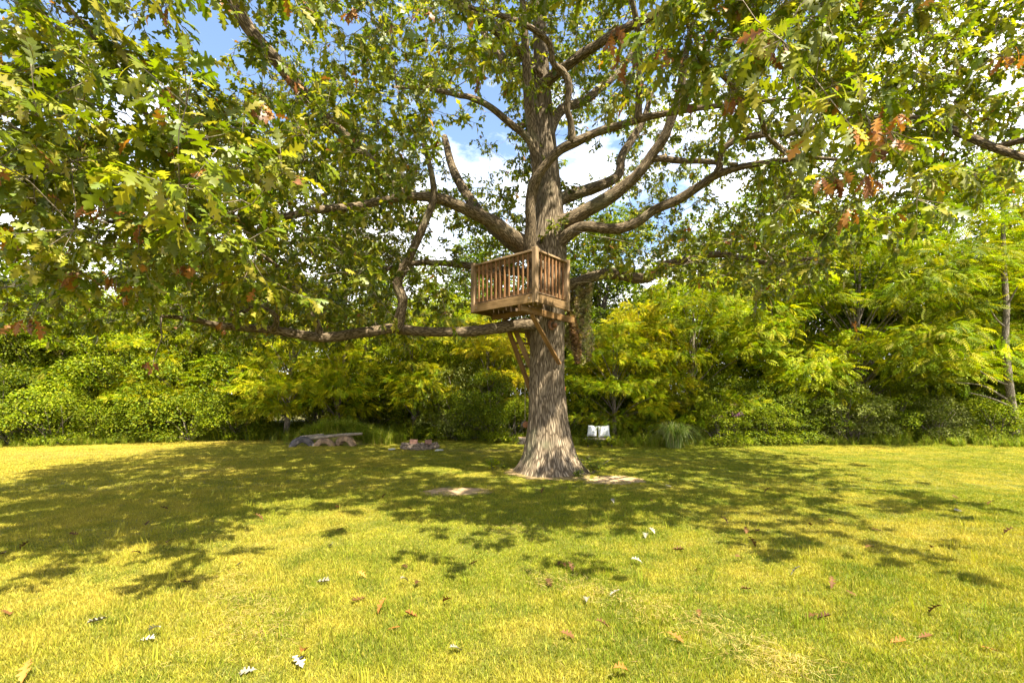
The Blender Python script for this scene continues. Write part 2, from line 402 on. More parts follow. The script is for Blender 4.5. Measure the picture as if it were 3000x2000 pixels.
def blob_sheet(name, c, rx, ry, z, mat, label, seed, n=40):
    rg = np.random.default_rng(seed)
    th = np.linspace(0, 2 * np.pi, n, endpoint=False)
    k = 1 + 0.16 * np.sin(2 * th + rg.random() * 6) + 0.10 * np.sin(3 * th + rg.random() * 6) + 0.06 * np.sin(7 * th + rg.random() * 6) + 0.05 * (rg.random(n) - .5)
    rings = []
    for f, zz in ((1.0, 0.0), (0.8, 0.006), (0.45, 0.003)):
        rings.append(np.stack([c[0] + rx * f * k * np.cos(th), c[1] + ry * f * k * np.sin(th), np.full(n, z + zz)], -1))
    V = np.vstack(rings + [np.array([[c[0], c[1], z]])])
    F = []
    for r in range(2):
        a = np.arange(n) + r * n; b = np.roll(np.arange(n), -1) + r * n
        F.append(np.stack([a, b, b + n, a + n], -1))
    a = np.arange(n) + 2 * n; b = np.roll(np.arange(n), -1) + 2 * n
    T = np.stack([a, b, np.full(n, 3 * n)], -1)
    o = mobj(name, np_mesh(name, V, [np.vstack(F), T], mat, smooth=True))
    return tag(o, label, kind='structure')

DIRT = [(G(1335, 1440), 0.56, 0.36), (G(1800, 1406), 0.62, 0.42), (np.array((TRUNK_XY[0] + .05, TRUNK_XY[1] - .1, 0)), 1.0, 0.85)]
blob_sheet('dirt_patch', DIRT[0][0], DIRT[0][1], DIRT[0][2], 0.004, M_DIRT, 'bare worn dirt patch in the shaded lawn', 3)
blob_sheet('dirt_patch', DIRT[1][0], DIRT[1][1], DIRT[1][2], 0.005, M_DIRT, 'bare dirt patch beside the oak root flare', 4)
blob_sheet('dirt_patch', DIRT[2][0], 1.02, 0.85, 0.008, noise_material('litter', [(0.3, (0.13, 0.085, 0.045)), (0.7, (0.30, 0.21, 0.11))], 14, .95, .03), 'ring of brown litter and soil around the oak base', 5)

def dirt_factor(x, y):
    f = np.ones_like(x)
    for c, rx, ry in DIRT:
        q = ((x - c[0]) / rx) ** 2 + ((y - c[1]) / ry) ** 2
        f = np.minimum(f, np.clip((q - 0.40) / 0.9, 0, 1))
    return f

# ------------------------------------------------------------------ grass (geometry-node instances of small tufts)
hidden = bpy.data.collections.new('tuft_sources')
def tuft_mesh(name, n, rad, h0, h1, w, seed, lean=0.5, dry=0.12, mat=M_BLADE):
    rg = np.random.default_rng(seed)
    r = rad * np.sqrt(rg.random(n)); a = rg.random(n) * 6.283
    base = np.stack([r * np.cos(a), r * np.sin(a), np.zeros(n)], -1)
    h = h0 + (h1 - h0) * rg.random(n) ** 1.5
    la = rg.random(n) * 6.283; ln = lean * (0.2 + rg.random(n))
    tip = base + np.stack([np.cos(la) * ln * h, np.sin(la) * ln * h, h], -1)
    mid = base + 0.55 * (tip - base) + np.stack([-np.cos(la) * ln * h * .15, -np.sin(la) * ln * h * .15, h * 0.08], -1)
    ya = rg.random(n) * 6.283; ww = w * (0.6 + 0.8 * rg.random(n))
    s = np.stack([np.cos(ya), np.sin(ya), np.zeros(n)], -1) * ww[:, None] * 0.5
    V = np.stack([base - s, base + s, mid - s * .8, mid + s * .8, tip], 1).reshape(-1, 3)
    o = (np.arange(n) * 5)[:, None]
    T = np.concatenate([o + np.array([[0, 1, 3]]), o + np.array([[0, 3, 2]]), o + np.array([[2, 3, 4]])])
    c = np.zeros((n, 3)); c[:, 0] = np.where(rg.random(n) < dry, 0.3 + 0.6 * rg.random(n), 0.12 * rg.random(n)); c[:, 1] = rg.random(n)
    return np_mesh(name, V, T, mat, colors=np.repeat(c, 5, axis=0))

def scatter(name, pts, rotz, scl, meshes, label, tilt=None):
    coll = bpy.data.collections.new(name + '_sources')
    for i, me in enumerate(meshes):
        coll.objects.link(bpy.data.objects.new(f'{name}_tuft_{i}', me))
    me = bpy.data.meshes.new(name); n = len(pts)
    me.vertices.add(n); me.vertices.foreach_set('co', np.asarray(pts, np.float32).ravel())
    rot = np.zeros((n, 3), np.float32); rot[:, 2] = rotz
    me.attributes.new('rot', 'FLOAT_VECTOR', 'POINT').data.foreach_set('vector', rot.ravel())
    sc = np.asarray(scl, np.float32); sc = sc if sc.ndim == 2 else np.repeat(sc[:, None], 3, 1)
    me.attributes.new('scl', 'FLOAT_VECTOR', 'POINT').data.foreach_set('vector', np.ascontiguousarray(sc).ravel())
    me.update()
    o = mobj(name, me); tag(o, label, kind='stuff')
    ng = bpy.data.node_groups.new(name + '_nodes', 'GeometryNodeTree')
    ng.interface.new_socket('Geometry', in_out='INPUT', socket_type='NodeSocketGeometry')
    ng.interface.new_socket('Geometry', in_out='OUTPUT', socket_type='NodeSocketGeometry')
    N, L = ng.nodes, ng.links
    gi, go = N.new('NodeGroupInput'), N.new('NodeGroupOutput')
    ci = N.new('GeometryNodeCollectionInfo'); ci.inputs['Collection'].default_value = coll
    ci.inputs['Separate Children'].default_value = True; ci.inputs['Reset Children'].default_value = True
    ip = N.new('GeometryNodeInstanceOnPoints'); ip.inputs['Pick Instance'].default_value = True
    ra = N.new('GeometryNodeInputNamedAttribute'); ra.data_type = 'FLOAT_VECTOR'; ra.inputs['Name'].default_value = 'rot'
    sa = N.new('GeometryNodeInputNamedAttribute'); sa.data_type = 'FLOAT_VECTOR'; sa.inputs['Name'].default_value = 'scl'
    rv = N.new('FunctionNodeRandomValue'); rv.data_type = 'INT'
    rv.inputs['Min'].default_value = 0 if 'Min' in rv.inputs else 0
    for s in rv.inputs:
        if s.type == 'INT' and s.name == 'Max': s.default_value = len(meshes) - 1
        if s.type == 'INT' and s.name == 'Min': s.default_value = 0
    e2r = N.new('FunctionNodeEulerToRotation')
    L.new(gi.outputs[0], ip.inputs['Points']); L.new(ci.outputs[0], ip.inputs['Instance'])
    L.new(ra.outputs['Attribute'], e2r.inputs[0]); L.new(e2r.outputs[0], ip.inputs['Rotation'])
    L.new(sa.outputs['Attribute'], ip.inputs['Scale'])
    L.new([s for s in rv.outputs if s.type == 'INT' and s.enabled][0], ip.inputs['Instance Index'])
    L.new(ip.outputs[0], go.inputs[0])
    md = o.modifiers.new('scatter', 'NODES'); md.node_group = ng
    return o

def lawn_points():
    out = []
    # (y0, y1, tufts per m2)
    for y0, y1, dens in ((1.6, 4.5, 145), (4.5, 7.5, 95), (7.5, 11, 52), (11, 17.5, 36)):
        hw = 1.22 * y1 + 0.8
        st = 1 / math.sqrt(dens); gx, gy = np.meshgrid(np.arange(-hw, hw, st), np.arange(y0, y1, st))
        q = np.stack([gx.ravel(), gy.ravel()], -1); out.append(q + (RNG.random(q.shape) - .5) * st * 1.1)
    p = np.vstack(out)
    k = RNG.random(len(p)) < dirt_factor(p[:, 0], p[:, 1]) * 0.995 + 0.03
    return p[k]
lp = lawn_points()
tall = vnoise(np.stack([lp[:, 0] * 1.3 + 9, lp[:, 1] * 1.3, lp[:, 0] * 0], -1))
far = np.clip((lp[:, 1] - 6) / 8, 0, 1)
lscl = (0.8 + 0.45 * tall) * (0.85 + 0.3 * RNG.random(len(lp)))
scl3 = np.stack([1 + far * 0.7, 1 + far * 0.7, lscl * (1 - 0.15 * far)], -1)
scatter('lawn_grass', np.stack([lp[:, 0], lp[:, 1], lp[:, 0] * 0 - 0.002], -1), RNG.random(len(lp)) * 6.283, scl3,
        [tuft_mesh(f'lawn_tuft_{i}', 160, 0.10, 0.012, 0.037, 0.0034, 100 + i, 0.9, 0.22) for i in range(6)],
        'mown blades of green and dry grass across the lawn')
# taller upright blades here and there in the near lawn
n = 900
tp = np.stack([(RNG.random(n) * 2 - 1), 1.9 + 6.5 * RNG.random(n) ** 1.2], -1); tp[:, 0] *= tp[:, 1] * 1.15
tk = vnoise(np.stack([tp[:, 0] * 0.8 + 3, tp[:, 1] * 0.8 + 5, tp[:, 0] * 0], -1)) > 0.42
tp = tp[tk & (dirt_factor(tp[:, 0], tp[:, 1]) > .5)]
scatter('long_grass_blades', np.stack([tp[:, 0], tp[:, 1], tp[:, 0] * 0], -1), RNG.random(len(tp)) * 6.283, 0.8 + 0.5 * RNG.random(len(tp)),
        [tuft_mesh(f'long_tuft_{i}', 7, 0.035, 0.06, 0.13, 0.0055, 140 + i, 0.35, 0.05) for i in range(4)], 'scattered longer bright green blades standing above the mown lawn')

# dry clippings lying in strips
def clippings():
    strips = [((1560, 1690), (1800, 1760), .22), ((1800, 1760), (2130, 1860), .25), ((2130, 1860), (2330, 1985), .28), ((640, 1690), (700, 1760), .2),
              ((700, 1760), (780, 1900), .3), ((1460, 1555), (1540, 1560), .25), ((560, 1300), (700, 1297), .5), ((150, 1340), (500, 1320), 1.3), ((0, 1330), (200, 1340), 1.2),
              ((500, 1395), (700, 1370), .5), ((250, 1450), (420, 1420), .4), ((2250, 1930), (2380, 1990), .2), ((1470, 1378), (1540, 1392), .25), ((1300, 1322), (1500, 1325), .5)]
    pts = []
    for a, b, wd in strips:
        A, B = G(*a), G(*b); ln = np.linalg.norm(B - A); n = int(420 * max(ln, .4) * wd / .25)
        n = min(n, 2600)
        t = RNG.random(n)[:, None]; q = A + (B - A) * t + RNG.normal(0, wd * .55, (n, 3)) * np.array((1, 1, 0)); pts.append(q)
    n = 2500; q = np.stack([(RNG.random(n) * 2 - 1), 2 + 8 * RNG.random(n), np.zeros(n)], -1); q[:, 0] *= q[:, 1] * 1.15
    keep = vnoise(q * np.array((1.1, 1.1, 0)) + 7) > .55; pts.append(q[keep])
    q = np.vstack(pts); n = len(q)
    q[:, 2] = 0.022 + 0.03 * RNG.random(n)
    a = RNG.random(n) * 6.283; ln = .03 + .06 * RNG.random(n); w = .0025 + .002 * RNG.random(n) + .0006 * np.maximum(q[:, 1] - 5, 0)
    d = np.stack([np.cos(a), np.sin(a), .25 * (RNG.random(n) - .5)], -1) * ln[:, None]; s = np.stack([-np.sin(a), np.cos(a), 0 * a], -1) * w[:, None]
    V = np.stack([q - d * .5 - s * .5, q - d * .5 + s * .5, q + d * .5], 1).reshape(-1, 3)
    c = np.array((0.40, 0.30, 0.105)) * (0.6 + .7 * RNG.random((n, 1))) * (1 + .1 * RNG.normal(size=(n, 3)))
    o = mobj('dry_clippings', np_mesh('dry_clippings', V, np.arange(3 * n).reshape(n, 3), M_TREE_LEAF, colors=np.repeat(c, 3, 0)))
    tag(o, 'straw coloured mown clippings lying in streaks on the lawn', kind='stuff')
clippings()

# ------------------------------------------------------------------ leaf templates
def lobed_leaf(profile, cup=0.12, droop=0.25, twist=0.0):
    """white-oak style leaf: half outline (x, half width); returns verts, tris"""
    xs = np.array([p[0] for p in profile]); ws = np.array([p[1] for p in profile])
    n = len(xs)
    z = -droop * xs ** 2
    mid = np.stack([xs, 0 * xs, z], -1)
    zl = z + cup * ws * 1.5 - 0.9 * ws ** 2
    l = np.stack([xs + .22 * ws, ws, zl + twist * ws], -1); r = np.stack([xs + .22 * ws, -ws, zl - twist * ws], -1)
    V = np.vstack([mid, l, r]); T = []
    for i in range(n - 1):
        T += [(i, i + 1, n + i + 1), (i, n + i + 1, n + i)]
        T += [(i, 2 * n + i, 2 * n + i + 1), (i, 2 * n + i + 1, i + 1)]
    return V, np.array(T)
PROF_HI = [(0, .006), (.10, .012), (.16, .05), (.24, .15), (.29, .14), (.32, .05), (.39, .06), (.47, .24), (.53, .24), (.555, .07), (.62, .08), (.70, .26), (.76, .24), (.775, .08), (.85, .14), (.90, .13), (.93, .06), (1.0, .025)]
PROF_MD = [(0, .006), (.14, .03), (.27, .15), (.34, .05), (.50, .25), (.57, .065), (.74, .25), (.80, .08), (.90, .13), (1.0, .02)]
PROF_LO = [(0, .01), (.28, .17), (.38, .06), (.64, .27), (.80, .10), (1.0, .02)]
PROF_XS = [(0, .01), (.55, .24), (1.0, .02)]
def flat_leaf(profile, cup=0.1, droop=.3, twist=0.0):
    n = len(profile); xs = np.array([p[0] for p in profile]); ws = np.array([p[1] for p in profile]); z = -droop * xs ** 2
    V = np.vstack([np.stack([xs, ws, z + twist * ws], -1), np.stack([xs, -ws, z - twist * ws + cup * ws], -1)])
    T = []
    for i in range(n - 1): T += [(i, n + i, n + i + 1), (i, n + i + 1, i + 1)]
    return V, np.array(T)

# ------------------------------------------------------------------ the oak
oak = empty('oak_tree', (TRUNK_XY[0], TRUNK_XY[1], 0), 'huge spreading oak with grey furrowed trunk holding up the wooden tree house', 'tree')

def oak_trunk():
    prof = [(-0.15, .80, 1606), (0.0, .68, 1606), (.15, .60, 1606), (.35, .525, 1606), (.57, .475, 1605), (.9, .415, 1604), (1.29, .378, 1603), (2.0, .352, 1602), (2.71, .347, 1604), (3.42, .36, 1606), (4.0, .39, 1606),
            (4.56, .39, 1606), (5.0, .33, 1609), (5.4, .285, 1611), (5.85, .25, 1608), (6.63, .215, 1602), (7.5, .185, 1592), (8.4, .155, 1586), (9.5, .125, 1580), (11, .09, 1590), (13, .045, 1600)]
    c = np.array([((p[2] - 1500) / FPX * TRUNK_D, TRUNK_D + 0.02 * math.sin(p[0]), p[0], p[1]) for p in prof])
    path = resample(catmull(c, 10), 0.04); n = len(path); sides = 120
    th = np.linspace(0, 2 * np.pi, sides, endpoint=False)
    z = path[:, 2][:, None]; r0 = path[:, 3][:, None]
    lob = np.exp(-np.clip(z, 0, None) / 0.42)
    root = (0.30 * np.maximum(0, np.cos(th - 0.15)) ** 5 + .22 * np.maximum(0, np.cos(th - 3.0)) ** 5 + .20 * np.maximum(0, np.cos(th - 4.4)) ** 6 + .22 * np.maximum(0, np.cos(th - 5.4)) ** 6
            + .15 * np.maximum(0, np.cos(th - 1.5)) ** 4 - 0.04)
    q = np.stack([np.cos(th)[None] * 1.5 + 0 * z, np.sin(th)[None] * 1.5 + 0 * z, z * 0.9 + 0 * th[None]], -1)
    r = r0 * (1 + root[None] * lob * 1.0 + 0.10 * (vnoise(q + 5) - .5) + .04 * np.cos(3 * th + z * .8))
    wob = (vnoise(q * np.array((1.2, 1.2, 3.0)) + 11) - .5) * 7.0
    fur = np.abs(np.sin(0.5 * (26 * th[None] + wob + 2.2 * np.sin(z * 2.1))))
    chop = vnoise(q * np.array((7, 7, 9)) + 30)
    r = r + np.clip(r0, 0, .4) * (0.058 * (fur ** 0.7 - .6) * (0.5 + chop) + .018 * (chop - .5))
    X = path[:, :1] + r * np.cos(th); Y = path[:, 1:2] + r * np.sin(th); Z = np.broadcast_to(z, r.shape)
    V = np.stack([X, Y, Z], -1).reshape(-1, 3)
    uv = np.stack([np.broadcast_to(th[None] * .36, r.shape), Z], -1).reshape(-1, 2)
    idx = np.arange(n * sides).reshape(n, sides); nx = np.roll(idx, -1, 1)
    F = np.stack([idx[:-1], nx[:-1], nx[1:], idx[1:]], -1).reshape(-1, 4)
    mobj('trunk', np_mesh('oak_trunk', V, F, M_BARK, uv=uv, smooth=True), oak)
    return path
trunk_path = oak_trunk()

# limbs: list of (x, y, depth, width) in photo pixels / metres
LIMBS = {
 'low_left': [(1600, 945, 9.4, 44), (1540, 950, 9.25, 36), (1403, 970, 9.05, 30), (1300, 973, 8.9, 28), (1224, 968, 8.8, 28), (1148, 964, 8.7, 29), (1084, 973, 8.55, 30), (1010, 984, 8.4, 31), (944, 988, 8.25, 31), (880, 980, 8.1, 28), (791, 966, 7.9, 25), (663, 957, 7.6, 20), (560, 935, 7.3, 15), (470, 925, 7.0, 9)],
 'up1': [(1168, 968, 8.68, 34), (1170, 935, 8.62, 30), (1180, 880, 8.55, 29), (1165, 830, 8.5, 27), (1190, 775, 8.4, 25), (1225, 700, 8.3, 24), (1250, 640, 8.3, 22), (1268, 580, 8.3, 20), (1262, 500, 8.2, 16), (1240, 420, 8.0, 12)],
 'up2': [(938, 982, 8.25, 26), (930, 945, 8.2, 20), (910, 915, 8.1, 18), (885, 870, 8.0, 17), (855, 826, 7.9, 15), (827, 793, 7.8, 13), (760, 740, 7.5, 9)],
 'up3': [(800, 966, 7.9, 20), (812, 938, 7.8, 15), (795, 912, 7.7, 14), (743, 901, 7.6, 13), (701, 920, 7.5, 12), (640, 934, 7.3, 9)],
 'left_fork': [(1600, 765, 9.35, 62), (1550, 728, 9.2, 56), (1500, 692, 9.05, 47), (1449, 655, 8.9, 41), (1387, 622, 8.75, 36), (1337, 598, 8.6, 32), (1291, 583, 8.45, 29), (1186, 576, 8.1, 24), (1071, 597, 7.7, 22), (944, 617, 7.2, 21), (780, 640, 6.6, 19), (620, 640, 5.9, 17), (430, 655, 5.2, 14), (320, 650, 4.8, 9)],
 'left_fork2': [(1560, 745, 9.4, 50), (1490, 700, 9.6, 44), (1430, 650, 9.9, 36), (1380, 590, 10.2, 30), (1330, 500, 10.5, 25), (1300, 400, 10.8, 18)],
 'front_up': [(1585, 790, 9.25, 50), (1553, 735, 9.05, 40), (1556, 650, 8.9, 33), (1557, 575, 8.8, 31), (1568, 525, 8.7, 33), (1592, 485, 8.6, 28), (1635, 443, 8.5, 28), (1681, 416, 8.4, 28), (1739, 391, 8.3, 25), (1822, 366, 8.1, 22), (1872, 349, 7.9, 20), (1946, 332, 7.7, 18), (2029, 320, 7.4, 15), (2179, 300, 6.8, 12), (2300, 290, 6.2, 7)],
 'front_left': [(1568, 525, 8.7, 30), (1566, 470, 8.6, 22), (1550, 410, 8.5, 21), (1490, 357, 8.3, 20), (1428, 310, 8.1, 18), (1374, 284, 7.9, 16), (1337, 279, 7.7, 14), (1250, 260, 7.3, 11), (1150, 255, 6.8, 7)],
 'front_top': [(1570, 520, 8.7, 30), (1569, 448, 8.65, 34), (1561, 382, 8.6, 33), (1552, 330, 8.55, 31), (1545, 220, 8.4, 26), (1535, 80, 8.2, 20), (1520, -100, 8.0, 13)],
 'front_twist': [(1678, 420, 8.4, 26), (1673, 357, 8.3, 19), (1660, 316, 8.2, 18), (1664, 254, 8.1, 20), (1648, 212, 8.0, 20), (1618, 185, 7.9, 18), (1605, 120, 7.7, 17), (1540, 75, 7.4, 15), (1440, 40, 7.0, 12), (1340, 10, 6.6, 8)],
 'front_rise': [(1871, 353, 7.9, 24), (1872, 290, 7.8, 19), (1874, 200, 7.7, 20), (1871, 127, 7.5, 19), (1862, 50, 7.3, 17), (1830, -60, 7.0, 10)],
 'right_upper': [(1615, 595, 9.6, 40), (1660, 577, 9.7, 36), (1720, 560, 9.8, 33), (1775, 536, 9.9, 29), (1812, 505, 10.0, 26), (1820, 460, 10.1, 24), (1847, 415, 10.2, 23), (1885, 350, 10.3, 18), (1910, 270, 10.4, 12)],
 'right_mid': [(1610, 675, 9.4, 60), (1660, 648, 9.3, 46), (1720, 615, 9.2, 40), (1780, 580, 9.1, 38), (1843, 533, 9.0, 35), (1878, 498, 8.9, 30), (1910, 450, 8.8, 28), (1945, 405, 8.7, 27), (1968, 345, 8.6, 27), (1990, 274, 8.5, 25), (2005, 180, 8.3, 19), (2030, 60, 8.0, 13)],
 'right_twig': [(1880, 480, 8.9, 20), (1930, 462, 8.8, 18), (1990, 470, 8.6, 17), (2100, 478, 8.2, 13), (2160, 482, 8.0, 10)],
 'right_long': [(1610, 735, 9.35, 58), (1645, 706, 9.25, 40), (1680, 678, 9.1, 33), (1720, 664, 9.0, 30), (1801, 671, 8.9, 29), (1863, 652, 8.8, 29), (1926, 612, 8.7, 27), (1988, 585, 8.55, 26), (2050, 545, 8.4, 24), (2100, 513, 8.25, 23), (2179, 487, 8.0, 18), (2268, 473, 7.7, 16), (2366, 464, 7.3, 12), (2480, 470, 6.8, 7)],
 'right_long_up': [(2095, 516, 8.25, 24), (2107, 490, 8.2, 20), (2110, 450, 8.1, 19), (2147, 415, 8.0, 18), (2223, 397, 7.8, 18), (2312, 391, 7.6, 17), (2446, 362, 7.2, 16), (2600, 345, 6.6, 17), (2714, 355, 6.2, 19), (2826, 393, 5.8, 20), (2915, 433, 5.5, 22), (3010, 465, 5.2, 20), (3120, 480, 5.0, 16)],
 'right_edge': [(2915, 433, 5.5, 22), (2960, 420, 5.4, 18), (3020, 405, 5.2, 16), (3100, 380, 5.0, 10)],
 'right_low': [(1610, 860, 9.6, 54), (1660, 836, 9.8, 38), (1708, 820, 9.85, 33), (1759, 803, 9.9, 33), (1810, 803, 9.9, 33), (1870, 814, 9.9, 32), (1910, 806, 9.9, 30), (1945, 775, 9.9, 26), (1990, 765, 9.8, 22), (2105, 745, 9.6, 18), (2250, 770, 9.2, 14), (2400, 755, 8.8, 8)],
 'rear_left': [(1600, 820, 9.7, 34), (1540, 800, 10.2, 26), (1460, 790, 10.5, 22), (1378, 780, 10.6, 20), (1244, 769, 10.6, 17), (1120, 790, 10.4, 12), (1000, 800, 10.0, 7)],
 'high_left': [(1190, 577, 8.1, 24), (1140, 535, 7.9, 24), (1060, 450, 7.5, 27), (970, 360, 7.0, 31), (880, 261, 6.5, 36), (800, 165, 6.2, 36), (727, 76, 6.0, 35), (650, -40, 5.8, 28), (560, -180, 5.6, 16)],
 'left_rise': [(620, 640, 5.9, 16), (560, 520, 5.5, 15), (490, 420, 5.1, 15), (437, 348, 4.8, 15), (379, 250, 4.6, 14), (312, 156, 4.4, 13), (268, 103, 4.3, 12), (183, 0, 4.1, 10), (120, -90, 4.0, 6)],
 'right_pale': [(2366, 464, 7.2, 13), (2303, 444, 6.6, 14), (2247, 390, 6.2, 14), (2223, 325, 5.9, 15), (2179, 286, 5.6, 15), (2120, 230, 5.2, 11), (2060, 160, 4.8, 7)],
 'rear_top': [(1598, 420, 9.5, 34), (1640, 330, 9.9, 28), (1720, 290, 10.4, 24), (1820, 200, 11, 20), (1900, 80, 11.5, 13)],
 'rear_high': [(1592, 330, 9.5, 34), (1520, 220, 10.2, 28), (1430, 120, 11, 22), (1350, -30, 11.6, 13)],
 'over_right': [(1588, 250, 9.4, 32), (1750, 130, 8.6, 26), (2000, 0, 7.6, 22), (2300, -150, 6.4, 16), (2600, -300, 5.4, 10)],
 'over_left': [(1586, 220, 9.4, 30), (1450, 90, 8.6, 26), (1200, -80, 7.4, 22), (900, -300, 6.2, 14)],
}
SK_P, SK_R = [], []
SK_P.append(trunk_path[trunk_path[:, 2] > 6.2][::3, :3]); SK_R.append(trunk_path[trunk_path[:, 2] > 6.2][::3, 3])
limb_i = 0
for key, pts in LIMBS.items():
    c = np.array([(*P(x, y, d), w / 2 * d / FPX) for x, y, d, w in pts])
    path = resample(catmull(c, 10), 0.07)
    path[:, :3] += (np.stack([vnoise(path[:, :3] * 1.7 + k * 13) for k in range(3)], -1) - .5) * np.minimum(path[:, 3:4] * .8, .05)
    V, Q, T, UV = tube(path[:, :3], np.maximum(path[:, 3], .006), 16, 0.16, limb_i * 3.7)
    mobj('limb', (lambda b: (b.add(V, Q, T, UV), b.mesh('oak_limb', M_LIMB))[1])(Batch()), oak)
    s = 12 if len(path) > 40 else 4
    SK_P.append(path[s::2, :3]); SK_R.append(path[s::2, 3]); limb_i += 1
SK_P = np.vstack(SK_P); SK_R = np.concatenate(SK_R)

# knot and sawn stub under the platform
def curl_knot():
    a = np.linspace(-2.2, 2.2, 16); c = P(1617, 952, 9.12)
    path = np.stack([c[0] + .055 * np.cos(a + math.pi), c[1] - .02 + .01 * np.sin(a * 2), c[2] + .085 * np.sin(a)], -1)
    V, Q, T, UV = tube(path, .018 + .010 * np.cos(a * .7), 8, .2)
    b = Batch(); b.add(V, Q, T, UV)
    a = np.linspace(0, 1, 6); p2 = np.stack([c[0] + .06 + 0 * a, c[1] + .12 - .16 * a, c[2] + 0 * a], -1)
    V, Q, T, UV = tube(p2, .055 - .012 * a, 10, .25); b.add(V, Q, T, UV)
    mobj('knot', b.mesh('knot', bark_material('knot_bark', (0.05, .022, .012), (.20, .09, .05), (.34, .18, .10), 60, 20, .006)), oak)
curl_knot()

# ---- crown: spray centres
YLOW = np.array([(-600, 940), (0, 960), (200, 975), (400, 945), (560, 1000), (640, 1000), (900, 1010), (1000, 1060), (1120, 1085), (1250, 1060), (1330, 1040), (1420, 930), (1520, 880), (1660, 800), (1750, 800), (1900, 800), (2200, 850), (2400, 840), (2500, 760), (2650, 650), (2800, 600), (3000, 610), (3600, 600)], float)
HOLES = [(1395, 370, 115, 165, .06), (1300, 470, 70, 90, .3), (605, 90, 125, 150, .06), (690, 230, 70, 60, .3), (330, 60, 70, 70, .3), (1720, 500, 85, 80, .2), (1780, 420, 60, 50, .35), (1745, 640, 50, 22, .25), (1690, 562, 60, 20, .3), (1650, 440, 20, 80, .4),
         (2150, 570, 90, 60, .2), (15, 700, 90, 110, .06), (30, 640, 40, 40, .2), (2960, 260, 45, 60, .3), (1250, 690, 40, 60, .4), (1300, 720, 50, 40, .35), (890, 560, 50, 50, .35), (1000, 430, 50, 50, .5),
         (2000, 540, 40, 40, .3), (2890, 590, 40, 20, .3), (1185, 860, 30, 60, .35), (1030, 860, 40, 60, .4), (2020, 360, 40, 40, .4), (390, 905, 45, 25, .1), (1320, 480, 40, 60, .3), (1830, 590, 60, 40, .4)]
def crown_points():
    cx, cy = TRUNK_XY
    N0 = 380000
    a = RNG.random(N0) * 2 * np.pi; r = 8.9 * np.sqrt(RNG.random(N0)); z = 2.3 + 11.2 * RNG.random(N0)
    p = np.stack([cx + r * np.cos(a) * 1.02, cy + r * np.sin(a) * .97, z], -1)
    top = 3.5 + 10.0 * np.sqrt(np.clip(1 - (r / 9.1) ** 2, 0, 1))
    low = 2.75 + 0.9 * np.clip((3.0 - r) / 3.0, 0, 1) + 0.5 * np.clip(np.sin(a) , 0, 1)
    ok = (z < top) & (z > low) & (p[:, 1] > 1.2) & (p[:, 1] < cy + 4.6 + 1.2 * vnoise(p * .5))
    p = p[ok]; r = r[ok]; z = z[ok]; top = top[ok]
    x, y, d = project(p)
    w = np.full(len(p), 1.0)
    inframe = (x > -250) & (x < 3250) & (y > -300) & (y < 1100)
    w *= np.where(inframe, 1.0, 0.42)
    w *= np.where((top - z < 2.2) | (r > 5), 1.0, .75)
    w *= 0.30 + 1.4 * np.clip((vnoise(p * .55 + 3) - .28) / .4, 0, 1)
    w = np.where(y > np.interp(x, YLOW[:, 0], YLOW[:, 1]), 0, w)
    for hx, hy, rx, ry, k in HOLES:
        w = np.where(((x - hx) / rx) ** 2 + ((y - hy) / ry) ** 2 < 1, w * k, w)
    # keep the trunk, its forks and the tree house clear of the foliage in front of them
    w = np.where((x > 1345) & (x < 1700) & (y > 690) & (y < 1120) & (d < 10.3), 0, w)
    w = np.where((x > 1500) & (x < 1900) & (y > 290) & (y < 730) & (d < 9.3), w * .10, w)
    w = np.where((x > 1900) & (x < 2200) & (y > 430) & (y < 700) & (d < 8.6), w * .18, w)
    w = np.where((x > 1900) & (x < 2500) & (y > 300) & (y < 520) & (d < 7.6), w * .45, w)
    w = np.where((x > 1240) & (x < 1560) & (y > 520) & (y < 770) & (d < 9), w * .22, w)
    w = np.where((x > 1560) & (x < 1720) & (y > 100) & (y < 430) & (d < 8.4), w * .35, w)
    w = np.where((d < 5.0) & (x > 900) & (x < 1750), w * .35, w)
    w = np.where((x > 850) & (x < 1560) & (y < 520) & (d > 5) & (d < 9), w * 1.5, w)
    w = np.where((x > 1750) & (y < 420), w * 1.35, w)
    w = np.where((d < 3.4), w * .5, w); w = np.where(d < 2.5, 0, w)
    # limbs that stay in plain view, and the sun lane on to the tree house and upper trunk
    w = np.where((x > 640) & (x < 1400) & (y > 925) & (y < 1010) & (d < 8.6), w * .10, w)
    w = np.where((x > 1110) & (x < 1240) & (y > 740) & (y < 1000) & (d < 8.5), w * .15, w)
    w = np.where((x > 690) & (x < 950) & (y > 30) & (y < 300) & (d < 6.6), w * .25, w)
    to_sun = -np.array(travel)
    for tgt, rr, kk in (((.0, 8.4, 3.7), .95, .12), ((.8, 9.0, 1.2), .5, .25), ((.75, 9.2, 5.2), .6, .25)):
        v_ = p - np.array(tgt); al = v_ @ to_sun; pd = np.linalg.norm(v_ - al[:, None] * to_sun, axis=1)
        w = np.where((al > 0) & (pd < rr), w * kk, w)
    # near sprays overhang only where the photograph shows big leaves
    nearok = ((x < 760) & (y > -400)) | ((x > 1750) & (x < 2700) & (y < 600))
    w = np.where((d < 4.6) & ~nearok & inframe, w * .12, w)
    w = np.where((d < 5) & nearok, w * 2.2, w)
    # foliage above the low left limb and the right low limb is thick
    w = np.where((x > 0) & (x < 1350) & (y > 500) & (y < 960), w * 1.5, w)
    return p[RNG.random(len(p)) < w / w.max()]
cand = crown_points(); RNG.shuffle(cand)
N_SPRAY = 5500
